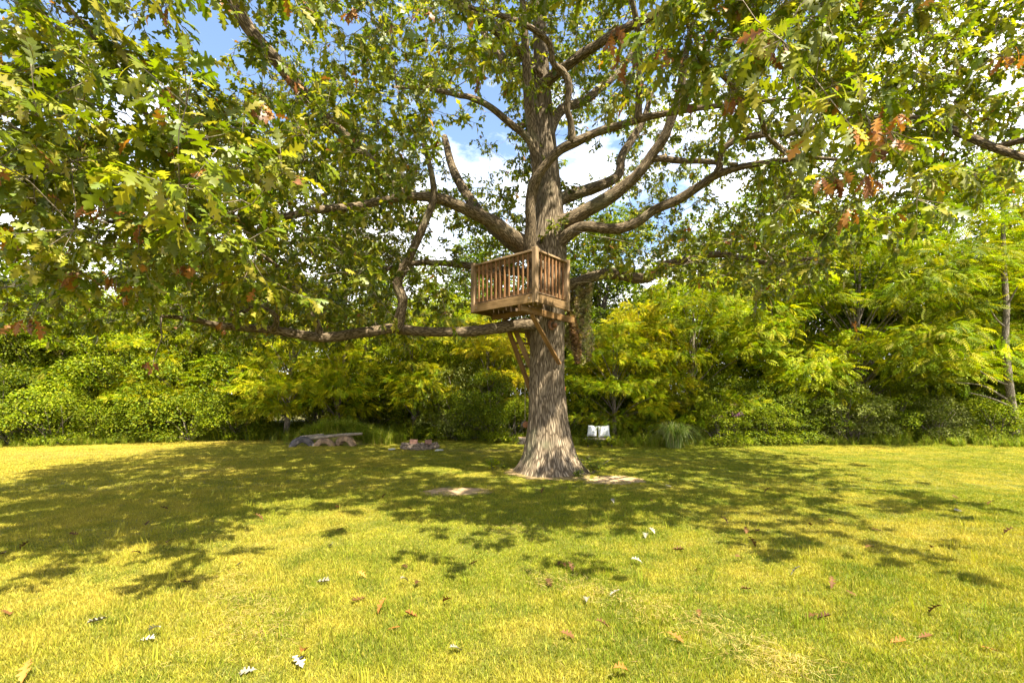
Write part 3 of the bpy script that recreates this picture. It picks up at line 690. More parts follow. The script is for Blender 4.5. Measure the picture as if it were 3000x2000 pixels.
# poisson-like thinning so that sprays spread
sel = []
cell = {}
for q in cand:
    if len(sel) >= N_SPRAY: break
    k = tuple((q / 0.22).astype(int))
    if k in cell: continue
    cell[k] = 1; sel.append(q)
# clumps of dead leaves seen in the photograph (x, y, depth)
DEAD = [(1812, 98, 4.5), (1962, 172, 4.3), (1850, 180, 4.4), (2238, 148, 4.0), (2215, 95, 4.0), (2620, 358, 4.2), (2548, 365, 4.2), (2385, 545, 4.6), (2420, 520, 4.6), (2525, 530, 4.5), (2475, 610, 4.6), (2600, 410, 4.3), (310, 615, 3.9), (415, 628, 4.0),
        (515, 640, 4.5), (545, 620, 4.6), (770, 668, 6.0), (352, 812, 5.0), (410, 845, 5.2), (92, 930, 4.4), (8, 512, 3.4), (245, 430, 4.2), (85, 670, 4.2), (690, 645, 5.5), (575, 780, 5.0), (240, 800, 4.8), (655, 945, 7.2), (450, 1055, 6.8), (2435, 255, 4.6), (2060, 110, 4.5),
        (1045, 30, 5.2), (1255, 45, 6.2), (855, 235, 5.5), (1385, 228, 7.2), (760, 330, 5.0), (2990, 160, 4.6), (2940, 175, 4.8), (2490, 940, 9.5), (560, 420, 4.6), (2140, 290, 4.6)]
dead_p = np.array([P(*q) for q in DEAD])
sel = np.vstack([np.array(sel), dead_p])

# ---- connect every spray to the skeleton, near ones first
order = np.argsort([np.min(np.sum((SK_P - q) ** 2, 1)) for q in sel])
cap = 130000
NP_ = np.zeros((cap, 3)); NR = np.zeros(cap); nn = len(SK_P); NP_[:nn] = SK_P; NR[:nn] = SK_R
twigs = Batch(); ends = []
for oi in order:
    q = sel[oi]
    d2 = np.sqrt(np.sum((NP_[:nn] - q) ** 2, 1))
    j = int(np.argmin(d2 + 0.25 * np.clip(.02 - NR[:nn], 0, 1) * 20)); p0 = NP_[j]; ln = d2[j]
    if ln > 3.2: continue
    dirv = unit(q - p0)
    perp = unit(np.cross(dirv, RNG.normal(size=3)))
    ctrl = p0 + (q - p0) * .5 + perp * ln * (.10 + .12 * RNG.random()) + np.array((0, 0, ln * .08))
    m = max(4, int(ln / .14)); t = np.linspace(0, 1, m)[:, None]
    path = (1 - t) ** 2 * p0 + 2 * t * (1 - t) * ctrl + t ** 2 * q
    path[1:-1] += RNG.normal(0, .012 + .008 * ln, (m - 2, 3))
    r0 = min(NR[j] * .75, .006 + .012 * ln); rad = r0 + (.0042 - r0) * t[:, 0] ** .8
    rad = np.maximum(rad, .0038)
    V, Q, T, UV = tube(path, rad, 5 if r0 > .014 else 3); twigs.add(V, Q, T, UV)
    ends.append((oi, q, unit(path[-1] - path[-2]), p0))
    if nn + m < cap:
        NP_[nn:nn + m - 1] = path[1:]; NR[nn:nn + m - 1] = rad[1:]; nn += m - 1

# ---- leaves: twiglets in every spray with leaves clustered at their tips
ndead0 = len(sel) - len(dead_p)
OAK_GREENS = np.array([(0.090, 0.124, 0.005), (0.128, 0.156, 0.005), (0.180, 0.186, 0.008), (0.255, 0.220, 0.024), (0.118, 0.132, 0.008)])
E_id = np.array([e[0] for e in ends]); E_q = np.array([e[1] for e in ends]); E_d = np.array([e[2] for e in ends])
ntw = np.where(E_id >= ndead0, 3, RNG.integers(3, 6, len(ends)))
k = np.repeat(np.arange(len(ends)), ntw); nt_ = len(k)
T_dead = E_id[k] >= ndead0; T_q = E_q[k]; T_tone = (.75 + .5 * RNG.random(len(ends)))[k]
ro = T_q - np.array((TRUNK_XY[0], TRUNK_XY[1], 0)); ro[:, 2] = 0; ro = unit(ro)
T_dir = unit(E_d[k] * .8 + ro * .5 + RNG.normal(0, .75, (nt_, 3)) * np.array((1, 1, .6)) + np.array((0, 0, .1)))
T_len = np.where(T_dead, .08 + .08 * RNG.random(nt_), .12 + .26 * RNG.random(nt_))
T_tip = T_q + T_dir * T_len[:, None] - np.array((0, 0, .05)) * T_len[:, None]
# thin three-sided twiglets, all at once
sv_ = unit(np.cross(T_dir, np.array((.1, .2, 1.0)))); uv_ = np.cross(sv_, T_dir); ring = []
for c_, r_ in ((T_q, .0040), (T_tip, .0022)):
    for a_ in (0, 2.094, 4.189): ring.append(c_ + r_ * (sv_ * math.cos(a_) + uv_ * math.sin(a_)))
tV = np.stack(ring, 1).reshape(-1, 3); o6 = (np.arange(nt_) * 6)[:, None]
tQ = np.concatenate([o6 + np.array([[i, (i + 1) % 3, 3 + (i + 1) % 3, 3 + i]]) for i in range(3)]); tT = o6 + np.array([[3, 4, 5]])
twigs.add(tV, tQ, tT, np.repeat(np.stack([0 * T_len, T_len], -1), 6, 0))
nl = np.where(T_dead, RNG.integers(2, 4, nt_), RNG.integers(6, 10, nt_))
k = np.repeat(np.arange(nt_), nl); m_ = len(k); dd = T_dead[k]
f = 1 - .65 * RNG.random(m_) ** 2; lp_ = T_q[k] + (T_tip - T_q)[k] * f[:, None]
az = np.arange(m_) * 2.4 + RNG.random(m_)
lt_ = unit(T_dir[k] * (.25 + .7 * f * RNG.random(m_))[:, None] + sv_[k] * (np.cos(az) * .9)[:, None] + uv_[k] * (np.sin(az) * .5)[:, None] + np.stack([0 * f, 0 * f, -.28 - .9 * dd], -1))
ln_ = unit(np.array((.10, -.2, .9)) + RNG.normal(0, .5, (m_, 3)))
ls_ = (.095 + .065 * RNG.random(m_)) * np.where(lp_[:, 1] < 5.2, 1.2, 1.0)
lc_ = OAK_GREENS[RNG.integers(5, size=m_)] * (T_tone[k] * (.8 + .4 * RNG.random(m_)))[:, None]
dd = dd | (RNG.random(m_) < .014)
lc_[dd] = np.array(((0.30, 0.115, 0.030), (0.22, 0.085, 0.030), (0.38, 0.165, 0.030)))[RNG.integers(3, size=dd.sum())] * (.6 + .6 * RNG.random((dd.sum(), 1)))
mobj_tw = mobj('twigs', twigs.mesh('oak_twigs', M_TWIG), oak); tag(mobj_tw, 'thin grey brown twigs threading through the crown', kind='stuff')

x, y, d = project(lp_)
vis = (x > 0) & (x < 3000) & (y > 0) & (y < 1100)
size_px = np.where(vis, ls_ / np.maximum(d, .1), 0)
isdead = lc_[:, 0] > lc_[:, 1] * 1.6
rank = np.argsort(-(size_px * np.where(isdead & (d < 6.5), 1.9, 1.0)))[:298]
near_mask = np.zeros(len(lp_), bool); near_mask[rank] = True

# the rest of the leaves in one mesh, detail by size in view
cv, cf, cc, off = [], [], [], 0
lod = np.where(d < 3.5, 0, np.where(d < 5.2, 1, 2)); lod = np.where((x > -150) & (x < 3150) & (y > -150) & (d > 0), lod, 3)
for L_, prof in ((0, PROF_HI), (1, PROF_MD), (2, PROF_LO), (3, PROF_XS)):
    for var in range(4):
        tv, tf = (flat_leaf if L_ >= 2 else lobed_leaf)(prof, (.05, .22, .12, -.1)[var], (.15, .32, .55, .25)[var], (.0, .12, -.15, .2)[var])
        mk = np.where((lod == L_) & ~near_mask & (np.arange(len(lp_)) % 4 == var))[0]
        if not len(mk): continue
        V, F, C = place_templates(tv, tf, lp_[mk], lt_[mk], ln_[mk], ls_[mk], lc_[mk])
        cv.append(V); cf.append(F + off); cc.append(C); off += len(V)
crown = mobj('foliage', np_mesh('oak_foliage', np.vstack(cv), np.vstack(cf), M_OAK_LEAF, colors=np.vstack(cc), smooth=True), oak)
tag(crown, 'lobed green oak leaves filling the spreading crown', kind='stuff')
print('oak leaves', len(lp_), 'tris', sum(len(f) for f in cf), 'sprays', len(ends))

near_meshes = []
for k in range(6):
    tv, tf = lobed_leaf(PROF_HI, (.05, .22, .12, -.1, .3, .18)[k], (.15, .32, .55, .25, .7, .4)[k], (.0, .12, -.15, .2, .1, -.05)[k])
    near_meshes.append(np_mesh(f'leaf_shape_{k}', tv, tf, M_NEAR_LEAF, smooth=True))
inv = Matrix.Translation(-Vector(oak.location))
for i in rank:
    o = bpy.data.objects.new('leaf', near_meshes[int(RNG.integers(4)) if not isdead[i] else int(RNG.integers(2, 6))]); col.objects.link(o)
    t = unit(lt_[i]); nv = unit(ln_[i] - t * np.dot(ln_[i], t)); b = np.cross(nv, t); s = ls_[i]
    o.parent = oak; o.matrix_parent_inverse = inv
    o.matrix_basis = Matrix(((t[0] * s, b[0] * s, nv[0] * s, lp_[i][0]), (t[1] * s, b[1] * s, nv[1] * s, lp_[i][1]), (t[2] * s, b[2] * s, nv[2] * s, lp_[i][2]), (0, 0, 0, 1)))
    o.color = (*[float(v) for v in lc_[i]], 1)
    if isdead[i]: o['label'] = 'withered orange brown leaf'

# ------------------------------------------------------------------ boards
def board(name, p0, p1, w, t, parent, mat, side=None, label=None, bevel=.004):
    """plank from p0 to p1; w is measured along 'side' (default: vertical), t across"""
    p0, p1 = Vector([float(v) for v in p0]), Vector([float(v) for v in p1])
    xa = (p1 - p0); ln = xa.length; xa.normalize()
    s = Vector(side) if side is not None else Vector((0, 0, 1))
    ya = (s - xa * s.dot(xa)).normalized(); za = xa.cross(ya)
    bm = bmesh.new(); bmesh.ops.create_cube(bm, size=1)
    for v in bm.verts: v.co = Vector((v.co.x * ln, v.co.y * w, v.co.z * t))
    bmesh.ops.bevel(bm, geom=list(bm.edges), offset=min(bevel, t * .2), segments=1, affect='EDGES')
    me = bpy.data.meshes.new(name); bm.to_mesh(me); bm.free(); me.materials.append(mat)
    o = bpy.data.objects.new(name, me); col.objects.link(o)
    M = Matrix.Identity(4); c = (p0 + p1) / 2
    for r in range(3): M[r][0], M[r][1], M[r][2], M[r][3] = xa[r], ya[r], za[r], c[r]
    if parent is not None: o.parent = parent; o.matrix_parent_inverse = Matrix.Translation(-Vector(parent.location))
    o.matrix_basis = M
    if label: o['label'] = label
    return o

# ------------------------------------------------------------------ the tree house
ZT, ZB = CAM_H + 439 / FPX * 8.0, CAM_H + 277 / FPX * 8.0          # post top and bottom
C0 = np.array(((1568 - 1500) / FPX * 8.0, 8.0)); ul = unit(np.array((-1.17, 1.0))); ur = np.array((-ul[1], ul[0])) * -1
LL, LR = 1.53, 1.00
CL, CR = C0 + ul * LL, C0 + ur * LR; CB = C0 + ul * LL + ur * LR
th = empty('tree_house', (C0[0], C0[1], ZB), 'weathered wooden tree house platform with baluster railing fixed to the oak trunk', 'tree house')
def p3(xy, z): return np.array((xy[0], xy[1], z))
ul3, ur3 = p3(ul, 0), p3(ur, 0)
ZF = ZB + 0.165                                       # underside of the deck boards
for xy, zt, zb in ((C0, ZT, ZB), (CL, ZT, ZB - .0), (CR, ZT, ZB - .01), (CB, ZT - .05, ZB)):
    board('post', p3(xy, zb), p3(xy, zt), .089, .089, th, M_POST, side=tuple(ul3), bevel=.006)
# rim boards
board('rim_board', p3(C0 + ul * .047, ZB + .078) - ur3 * .028, p3(CL - ul * .047, ZB + .078) - ur3 * .028, .150, .038, th, M_RIM)
board('rim_board', p3(C0 + ur * .047, ZB + .074) - ul3 * .028, p3(CR - ur * .047, ZB + .074) - ul3 * .028, .150, .038, th, M_RIM)
board('rim_board', p3(CL + ur * .047, ZB + .074) + ul3 * .028, p3(CB - ur * .047, ZB + .074) + ul3 * .028, .150, .038, th, M_RIM)
# floor joists and deck boards (boards run along the long side, cut short at the trunk)
for k in range(4):
    a = C0 + ul * (.28 + k * .33)
    board('joist', p3(a, ZB + .078) - ur3 * .006, p3(a + ur * (.62 if k < 2 else .94), ZB + .078), .135, .038, th, M_DECK)
nb = 7
for k in range(nb):
    o_ = -.03 + (k + .5) * (LR + .02) / nb
    a0 = .0 if o_ < .58 else (.96 if o_ < .93 else .98)
    a = C0 + ur * o_ + ul * (-.045 + a0); b = C0 + ur * o_ + ul * (LL + .045)
    board('deck_board', p3(a, ZF + .014), p3(b, ZF + .014), .136, .028, th, M_DECK, side=tuple(ur3))
# railings
def railing(A, B, out, nbal, zt, zb, lo=0.0, hi=1.0, skip=()):
    A, B = np.array(A), np.array(B); u = unit(B - A); ln = np.linalg.norm(B - A); o3 = p3(out, 0)
    a, b = A + u * .047, B - u * .047
    board('rail_cap', p3(a, zt - .035) + o3 * .004, p3(b, zt - .035) + o3 * .004, .089, .036, th, M_POST, side=tuple(o3))
    board('rail', p3(a, zt - .105) - o3 * .022, p3(b, zt - .105) - o3 * .022, .085, .032, th, M_RIM)
    board('bottom_rail', p3(a, zb + .235) - o3 * .022, p3(b, zb + .235) - o3 * .022, .085, .032, th, M_RIM)
    for k in range(nbal):
        if k in skip: continue
        q = a + (b - a) * ((k + 1) / (nbal + 1)) + u * random.uniform(-.004, .004)
        tl = random.uniform(-.006, .006)
        board('baluster', p3(q, zb + .185) + o3 * .011, p3(q + u * tl, zt - .054) + o3 * .011, .034, .032, th, M_BALUSTER, side=tuple(p3(u, 0)))
railing(C0, CL, -ur, 12, ZT - .02, ZB)
railing(C0, CR, -ul, 7, ZT - .02, ZB)
railing(CL, CB, ul, 7, ZT - .03, ZB)
# beams below and the diagonal brace
BS = np.array((0.118, 8.18))
beam0 = p3(BS, ZB - .055); beam1 = beam0 + ur3 * 1.86
board('support_beam', beam0, beam1, .125, .045, th, M_BRACE)
board('beam_block', beam0 + ur3 * .03 - ul3 * .034 , beam0 + ur3 * .34 - ul3 * .034, .10, .022, th, M_RIM)
lb0 = p3(C0 + ul * .36 + ur * .42, ZB - .05); board('support_beam', lb0 + ul3 * .06, lb0 + ul3 * 1.05, .10, .040, th, M_BRACE)
br0 = P(1557, 921, 8.50); br1 = P(1639, 1066, 9.22)
board('diagonal_brace', br0, br1, .088, .040, th, M_BRACE, side=(0.75, -.66, .2))
# bolt heads
def bolt(p, nrm, parent, r=.011):
    V, Q, T, UV = tube(np.stack([p, p + unit(nrm) * .012]), np.array((r, r)), 8); b = Batch(); b.add(V, Q, T, UV)
    mobj('bolt', b.mesh('bolt', M_METAL), parent)
M_METAL = noise_material('dull_steel', [(0.3, (.10, .09, .085)), (.7, (.28, .26, .24))], 60, .5, .001)
for k in (.10, 1.42):
    bolt(p3(C0 + ul * k, ZB + .08) - ur3 * .047, -ur3, th)
bolt(br1 + unit(br0 - br1) * .06 + np.array((.0, -.03, .0)), np.array((.3, -1, 0)), th)

# ladder up to the platform behind the trunk
ladder = empty('ladder', (0.95, 10.35, 0), 'steep wooden step ladder rising behind the oak trunk to the tree house', 'ladder')
def along(p, q, z):
    return p + (q - p) * ((z - p[2]) / (q[2] - p[2]))
sA0, sA1 = P(1492, 972, 9.9), P(1553, 1140, 10.15); sB0, sB1 = P(1543, 968, 10.1), P(1562, 1020, 10.18)
sA = (along(sA0, sA1, -.02), along(sA0, sA1, 3.24)); sB = (sA[0] + np.array((.36, .18, 0)), along(sB0, sB1, 3.24))
board('side_rail', sA[0], sA[1], .19, .045, ladder, M_BRACE, side=(-.35, 1, 0)); board('side_rail', sB[0], sB[1], .19, .045, ladder, M_BRACE, side=(-.35, 1, 0))
hr0, hr1 = P(1506, 960, 9.72), P(1566, 1100, 9.86)
board('hand_rail', hr0, hr1, .11, .045, ladder, M_RIM, side=(1, 0, .3))
for k in range(1, 13):
    f = k / 13.0; q0 = sA[0] + (sA[1] - sA[0]) * f; q1 = sB[0] + (sB[1] - sB[0]) * f
    u_ = unit(q1 - q0); board('tread', q0 + u_ * .018, q1 - u_ * .018, .15, .036, ladder, M_RIM, side=(-.2, 1, 0))

# rope and hanging wood block; stump beyond
def rope_tube(name, pts, r, parent, mat):
    pth = resample(catmull(np.array(pts), 8), .05); V, Q, T, UV = tube(pth, np.full(len(pth), r), 6); b = Batch(); b.add(V, Q, T, UV)
    return mobj(name, b.mesh(name, mat), parent)
M_ROPE = noise_material('rope', [(.3, (.20, .15, .09)), (.7, (.42, .34, .23))], 80, .9, .003)
hb = P(1538, 1243, 10.6)
swing = empty('hanging_wood_block', (hb[0], hb[1], hb[2] - .08), 'short sawn wood block hanging on a rope beside the trunk', 'block')
def log_round(name, c, axis, ln, r, parent, side_mat, end_mat, seed):
    axis = unit(np.array(axis, float)); a = np.linspace(-.5, .5, 7)
    V, Q, T, UV = tube(np.array(c)[None] + a[:, None] * axis[None] * ln, np.full(7, r), 22, .08, seed)
    me = np_mesh(name, V, [Q, T], side_mat, uv=UV, smooth=False); me.materials.append(end_mat)
    mi = np.zeros(len(me.polygons), np.int32); mi[len(Q):] = 1; me.polygons.foreach_set('material_index', mi)
    return mobj(name, me, parent)
M_ENDGRAIN = noise_material('end_grain', [(.3, (.20, .095, .045)), (.7, (.38, .21, .11))], 40, .85, .002)
M_CUT = noise_material('sawn_block', [(.3, (.22, .095, .040)), (.7, (.40, .19, .09))], 25, .85, .003)
log_round('block', hb, (.25, -1, .04), .17, .080, swing, M_STEM, M_CUT, 2)
rope_tube('rope', [hb + np.array((0, 0, .07)), hb + np.array((.004, 0, 1.2)), np.array((hb[0] + .006, hb[1], 3.0)), P(1528, 797, 10.25) + np.array((0, .02, -.05))], .009, swing, M_ROPE)
sp_ = G(1529, 1301)
stump = empty('stump', sp_, 'sawn upright log stump on the lawn behind the oak trunk', 'stump')
log_round('stump_body', sp_ + np.array((0, 0, .115)), (.06, .02, 1), .25, .135, stump, M_STEM, M_ENDGRAIN, 5)

# small orange marker on the far side of the trunk
mk = P(1655, 1138, 9.45)
mko = empty('marker_block', mk, 'small orange block nailed to the side of the trunk', 'marker')
board('block', mk + np.array((-.02, 0, -.045)), mk + np.array((-.02, 0, .045)), .07, .05, mko, noise_material('orange_paint', [(.3, (.42, .12, .02)), (.7, (.60, .22, .04))], 30, .6, .001), side=(1, 0, 0))
bolt(mk + np.array((-.01, -.026, .01)), np.array((0, -1, 0)), mko, .008)

# ------------------------------------------------------------------ camouflage net
def camo_net():
    rg = np.random.default_rng(31)
    pal = np.array([(.30, .27, .11), (.22, .225, .08), (.42, .35, .19), (.14, .11, .06), (.33, .24, .13)])
    V, C = [], []
    def curtain(nx, ny, f, patch):
        for i in range(nx):
            for j in range(ny):
                s, t = (i + rg.random()) / nx, (j + rg.random()) / ny
                if rg.random() < .22: continue
                c = f(s, t); sz = .020 + .022 * rg.random()
                a = unit(rg.normal(size=3) * np.array((1, .6, 1))); b = unit(np.cross(a, rg.normal(size=3) * np.array((.5, 1, .5)))); 
                V.extend([c - a * sz - b * sz * .5, c + a * sz - b * sz * .45, c + a * sz * .9 + b * sz * .5, c - a * sz * .8 + b * sz * .55])
                w = vnoise(np.array((s * patch, t * patch * 2, 3.0))[None])[0]
                k = int(np.clip((w * 1.5 - .25) * 5 + rg.normal(0, .5), 0, 4)); C.extend([pal[k] * (.7 + .6 * rg.random())] * 4)
    def main(s, t):
        bot = np.interp(s, [0, .25, .6, .85, 1], [1000, 1020, 1065, 1050, 1000])
        yy = 824 + 10 * s + (bot - 824) * t; xx = 1655 + 83 * s + 7 * math.sin(t * 4 + s * 3)
        return P(xx, yy, 9.86 + .07 * math.sin(s * 13 + t * 2.2) + .02 * rg.normal())
    def fold(s, t):
        xx = np.interp(t, [0, .3, .6, 1], [1664, 1680, 1688, 1693]) + (s - .5) * np.interp(t, [0, .5, 1], [10, 34, 14])
        return P(xx, 905 + 160 * t, 9.55 + .06 * math.sin(s * 9) + .02 * rg.normal())
    curtain(34, 62, main, 6); n1 = len(V)
    net = empty('camouflage_net', P(1700, 1050, 9.86), 'ragged brown and olive camouflage netting draped from the limb beside the tree house', 'netting')
    o = mobj('net', np_mesh('net', np.array(V), np.arange(len(V)).reshape(-1, 4), M_TREE_LEAF, colors=np.array(C)), net)
    V2, C2 = list(V), list(C); V.clear(); C.clear(); curtain(12, 48, fold, 3)
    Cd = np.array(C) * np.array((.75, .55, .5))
    o2 = mobj('net_fold', np_mesh('net_fold', np.array(V), np.arange(len(V)).reshape(-1, 4), M_TREE_LEAF, colors=Cd), net); o2['label'] = 'dark brown gathered fold of netting'
    rope_tube('cord', [P(1650, 818, 9.75), P(1685, 828, 9.72), P(1720, 826, 9.75), P(1742, 832, 9.85)], .008, net, M_ROPE)
camo_net()

# ------------------------------------------------------------------ woodland plants
def simple_leaf(fold=.10, w=.30): 
    V = np.array(((0, 0, 0), (.45, w, fold), (1, 0, -.12), (.45, -w, fold), (.5, 0, 0)), float)
    return V, np.array(((0, 4, 1), (4, 2, 1), (0, 3, 4), (4, 3, 2)))
def small_leaf(w=.32, fold=.09):
    V = np.array(((0, 0, 0), (.45, w, fold), (1, 0, -.08), (.45, -w, fold)), float)
    return V, np.array(((0, 2, 1), (0, 3, 2)))
def pinnate(pairs=7):
    V, F = [], []
    def leaflet(base, dr, ln, w):
        dr = unit(dr); sd = np.array((-dr[1], dr[0], 0)); i = len(V)
        V.extend([base, base + dr * ln * .45 + sd * w + np.array((0, 0, .008)), base + dr * ln + np.array((0, 0, -.05)), base + dr * ln * .45 - sd * w])
        F.extend([(i, i + 2, i + 1), (i, i + 3, i + 2)])
    for k in range(pairs):
        x = .16 + .78 * k / pairs; z = -.30 * x * x; ln = .30 * math.sin(math.pi * (.22 + .62 * k / pairs)) + .05
        for s in (-1, 1): leaflet(np.array((x, 0, z)), np.array((.55, s, -.15)), ln, .045)
    leaflet(np.array((.94, 0, -.27)), np.array((1, 0, -.4)), .18, .045)
    i = len(V); V.extend([np.array((0, .006, 0)), np.array((0, -.006, 0)), np.array((.95, 0, -.27))]); F.append((i, i + 1, i + 2))
    return np.array(V), np.array(F)

def plant_mesh(name, seed, kind, H, W, n, leaf, size, cols, crown0=.0, n_clump=26, clump_r=.34, layered=False, up=.7):
    """-> foliage mesh, stem mesh. unit plant of height H, crown width W, base at the origin"""
    rg = np.random.default_rng(seed)
    cl, cr, ct = [], [], []
    tries = 0
    while len(cl) < n_clump and tries < 4000:
        tries += 1
        z = crown0 * H + (1 - crown0) * H * rg.random() ** .85
        f = (z - crown0 * H) / ((1 - crown0) * H)
        if kind == 'dome': rmax = W / 2 * math.sqrt(max(0, 1 - (max(f - .25, 0) / .78) ** 2))
        elif kind == 'tree': rmax = W / 2 * (math.sin(math.pi * min(1, .18 + .80 * f)) ** .7)
        else: rmax = W / 2 * (1.05 - .55 * f) * (.7 + .5 * rg.random())
        a = rg.random() * 6.283; rr = rmax * (.35 + .65 * math.sqrt(rg.random()))
        c = np.array((rr * math.cos(a), rr * math.sin(a), z))
        R = clump_r * W / 2 * (.65 + .7 * rg.random())
        if any(np.linalg.norm((c - q) * np.array((1, 1, 1.3))) < .62 * (R + r2) for q, r2 in zip(cl, cr)) and rg.random() < .85: continue
        c[2] = max(c[2], R * .5); cl.append(c); cr.append(R); ct.append(.55 + .8 * rg.random())
    cl, cr, ct = np.array(cl), np.array(cr), np.array(ct)
    wgt = cr ** 2 / np.sum(cr ** 2); k = rg.choice(len(cl), n, p=wgt)
    dv = unit(rg.normal(size=(n, 3))); dv[:, 2] = np.where(dv[:, 2] < -.1, -dv[:, 2] * (rg.random(n) < .7) + dv[:, 2] * .4, dv[:, 2]); dv = unit(dv)
    sq = np.array((1.15, 1.15, .50 if layered else .80))
    lump = .72 + .56 * vnoise((cl[k] + dv * cr[k][:, None]) * 2.4 + seed)
    pos = cl[k] + dv * sq * (cr[k] * lump * (.62 + .44 * rg.random(n) ** .6))[:, None]
    pos[:, 2] = np.abs(pos[:, 2])
    out = unit(np.stack([pos[:, 0], pos[:, 1], 0 * pos[:, 0]], -1))
    nrm = unit(dv * .55 + np.array((0, 0, up)) + rg.normal(0, .42, (n, 3)))
    t = unit(dv * np.array((1, 1, .35)) * .8 + out * .5 + rg.normal(0, .5, (n, 3)) + np.array((0, 0, -.22)))
    c = np.array(cols)[rg.integers(len(cols), size=n)] * (ct[k] * (.75 + .5 * rg.random(n)))[:, None]
    V, F, C = place_templates(leaf[0], leaf[1], pos, t, nrm, size * (.65 + .7 * rg.random(n)), c)
    fol = np_mesh(name + '_foliage', V, F, M_TREE_LEAF, colors=C)
    b = Batch()
    if kind in ('tree', 'cone'):
        top = H * .86; bend = rg.normal(0, .05 * H, 2)
        pth = np.array([(0, 0, -.1), (bend[0] * .2, bend[1] * .2, H * .25), (bend[0] * .6, bend[1] * .6, H * .55), (bend[0], bend[1], top)])
        pth = resample(catmull(pth, 8), .18); tt = np.linspace(0, 1, len(pth)); r0 = .016 * H + .02
        V, Q, T, UV = tube(pth, r0 * (1 - .85 * tt) + .012 + .5 * r0 * np.exp(-tt * 20), 10, .12, seed); b.add(V, Q, T, UV)
    else:
        pth = np.array([(0, 0, -.1), (0, 0, .3 * H)]); 
    for j in range(len(cl)):
        if kind in ('tree', 'cone'):
            zz = max(H * .16, cl[j][2] * .72 - .12 * H); i0 = int(np.argmin(np.abs(pth[:, 2] - zz))); s = pth[i0]; r = .008 * H * .5 + .01
        else:
            s = np.array((rg.normal(0, .12 * W / 2), rg.normal(0, .12 * W / 2), -.05)); r = .022
        mid = (s + cl[j]) / 2 + np.array((0, 0, .10 * np.linalg.norm(cl[j] - s))) * (1 if kind != 'dome' else 1.2)
        p2 = resample(catmull(np.array([s, mid, cl[j]]), 4), .25); V, Q, T, UV = tube(p2, np.linspace(r, .006, len(p2)), 5); b.add(V, Q, T, UV)
    return fol, b.mesh(name + '_stem', M_STEM)

YG = [(0.205, 0.255, 0.004), (0.260, 0.285, 0.004), (0.138, 0.205, 0.004), (0.325, 0.29, 0.006)]
YEL = [(0.38, 0.32, 0.008), (0.33, 0.31, 0.008), (0.27, 0.28, 0.008), (0.42, 0.31, 0.010)]
MG = [(0.145, 0.180, 0.006), (0.195, 0.215, 0.006), (0.095, 0.140, 0.008), (0.225, 0.225, 0.010)]
DG = [(0.070, 0.108, 0.006), (0.095, 0.130, 0.007), (0.120, 0.140, 0.010), (0.055, 0.085, 0.007)]
OL = [(0.17, 0.19, 0.040), (0.13, 0.155, 0.030), (0.21, 0.215, 0.065)]
LF, SLF, PIN = simple_leaf(), small_leaf(), pinnate(6)
KINDS = {
 'shrub_a': plant_mesh('shrub_a', 11, 'dome', 4.2, 4.6, 26000, SLF, .080, MG + DG[:3], 0, 40, .30),
 'shrub_b': plant_mesh('shrub_b', 12, 'dome', 4.6, 4.2, 26000, SLF, .078, MG + YG[:2] + DG[1:3], 0, 38, .30),
 'shrub_c': plant_mesh('shrub_c', 13, 'dome', 3.0, 3.2, 13000, SLF, .075, DG + MG[:2], 0, 42, .26),
 'shrub_d': plant_mesh('shrub_d', 14, 'dome', 1.7, 2.4, 7000, SLF, .075, MG + YG[:1], 0, 26, .30),
 'shrub_e': plant_mesh('shrub_e', 15, 'dome', 1.5, 1.9, 6500, SLF, .060, OL, 0, 26, .30),
 'walnut_a': plant_mesh('walnut_a', 21, 'tree', 7.8, 8.0, 7500, PIN, .36, YG, .14, 44, .27, True, .9),
 'walnut_b': plant_mesh('walnut_b', 22, 'tree', 6.4, 5.4, 5200, PIN, .34, YG, .12, 34, .30, True, .9),
 'yellow': plant_mesh('yellow', 23, 'tree', 4.8, 3.4, 3400, PIN, .27, YEL, .22, 28, .32, True, .8),
 'sapling': plant_mesh('sapling', 24, 'cone', 4.8, 3.2, 2800, PIN, .29, YG + YEL[:2], .16, 26, .34, True, .9),
 'broad_a': plant_mesh('broad_a', 31, 'tree', 10.0, 6.2, 26000, SLF, .16, DG + MG[:1], .06, 60, .28),
 'broad_b': plant_mesh('broad_b', 32, 'tree', 9.0, 5.4, 23000, SLF, .15, MG + DG[:2], .05, 56, .29),
}
def plant(name, kind, px, d, sc, rz, label, cat, group=None, sz=1.0):
    loc = ((px - 1500) / FPX * d, d, 0)
    o = bpy.data.objects.new(name, None); col.objects.link(o); o.location = loc; o.rotation_euler = (0, 0, rz); o.scale = (sc, sc, sc * sz)
    tag(o, label, cat, group)
    fol, stem = KINDS[kind]
    tree = kind[:5] not in ('shrub',)
    f = bpy.data.objects.new('crown' if tree else 'foliage', fol); col.objects.link(f); f.parent = o
    s = bpy.data.objects.new('trunk' if tree else 'stems', stem); col.objects.link(s); s.parent = o
    return o

R_ = random.uniform
# understorey closing the far side of the wood
for i in range(15):
    px = -250 + i * 235
    plant('shrub', ('shrub_a', 'shrub_b')[i % 2], px, 25.5 + (i % 3) * .5, 1.35, R_(0, 6.28), 'tall leafy understorey shrub deep in the wood behind the back row of trees', 'shrub', 'understorey deep in the wood', 1.15)
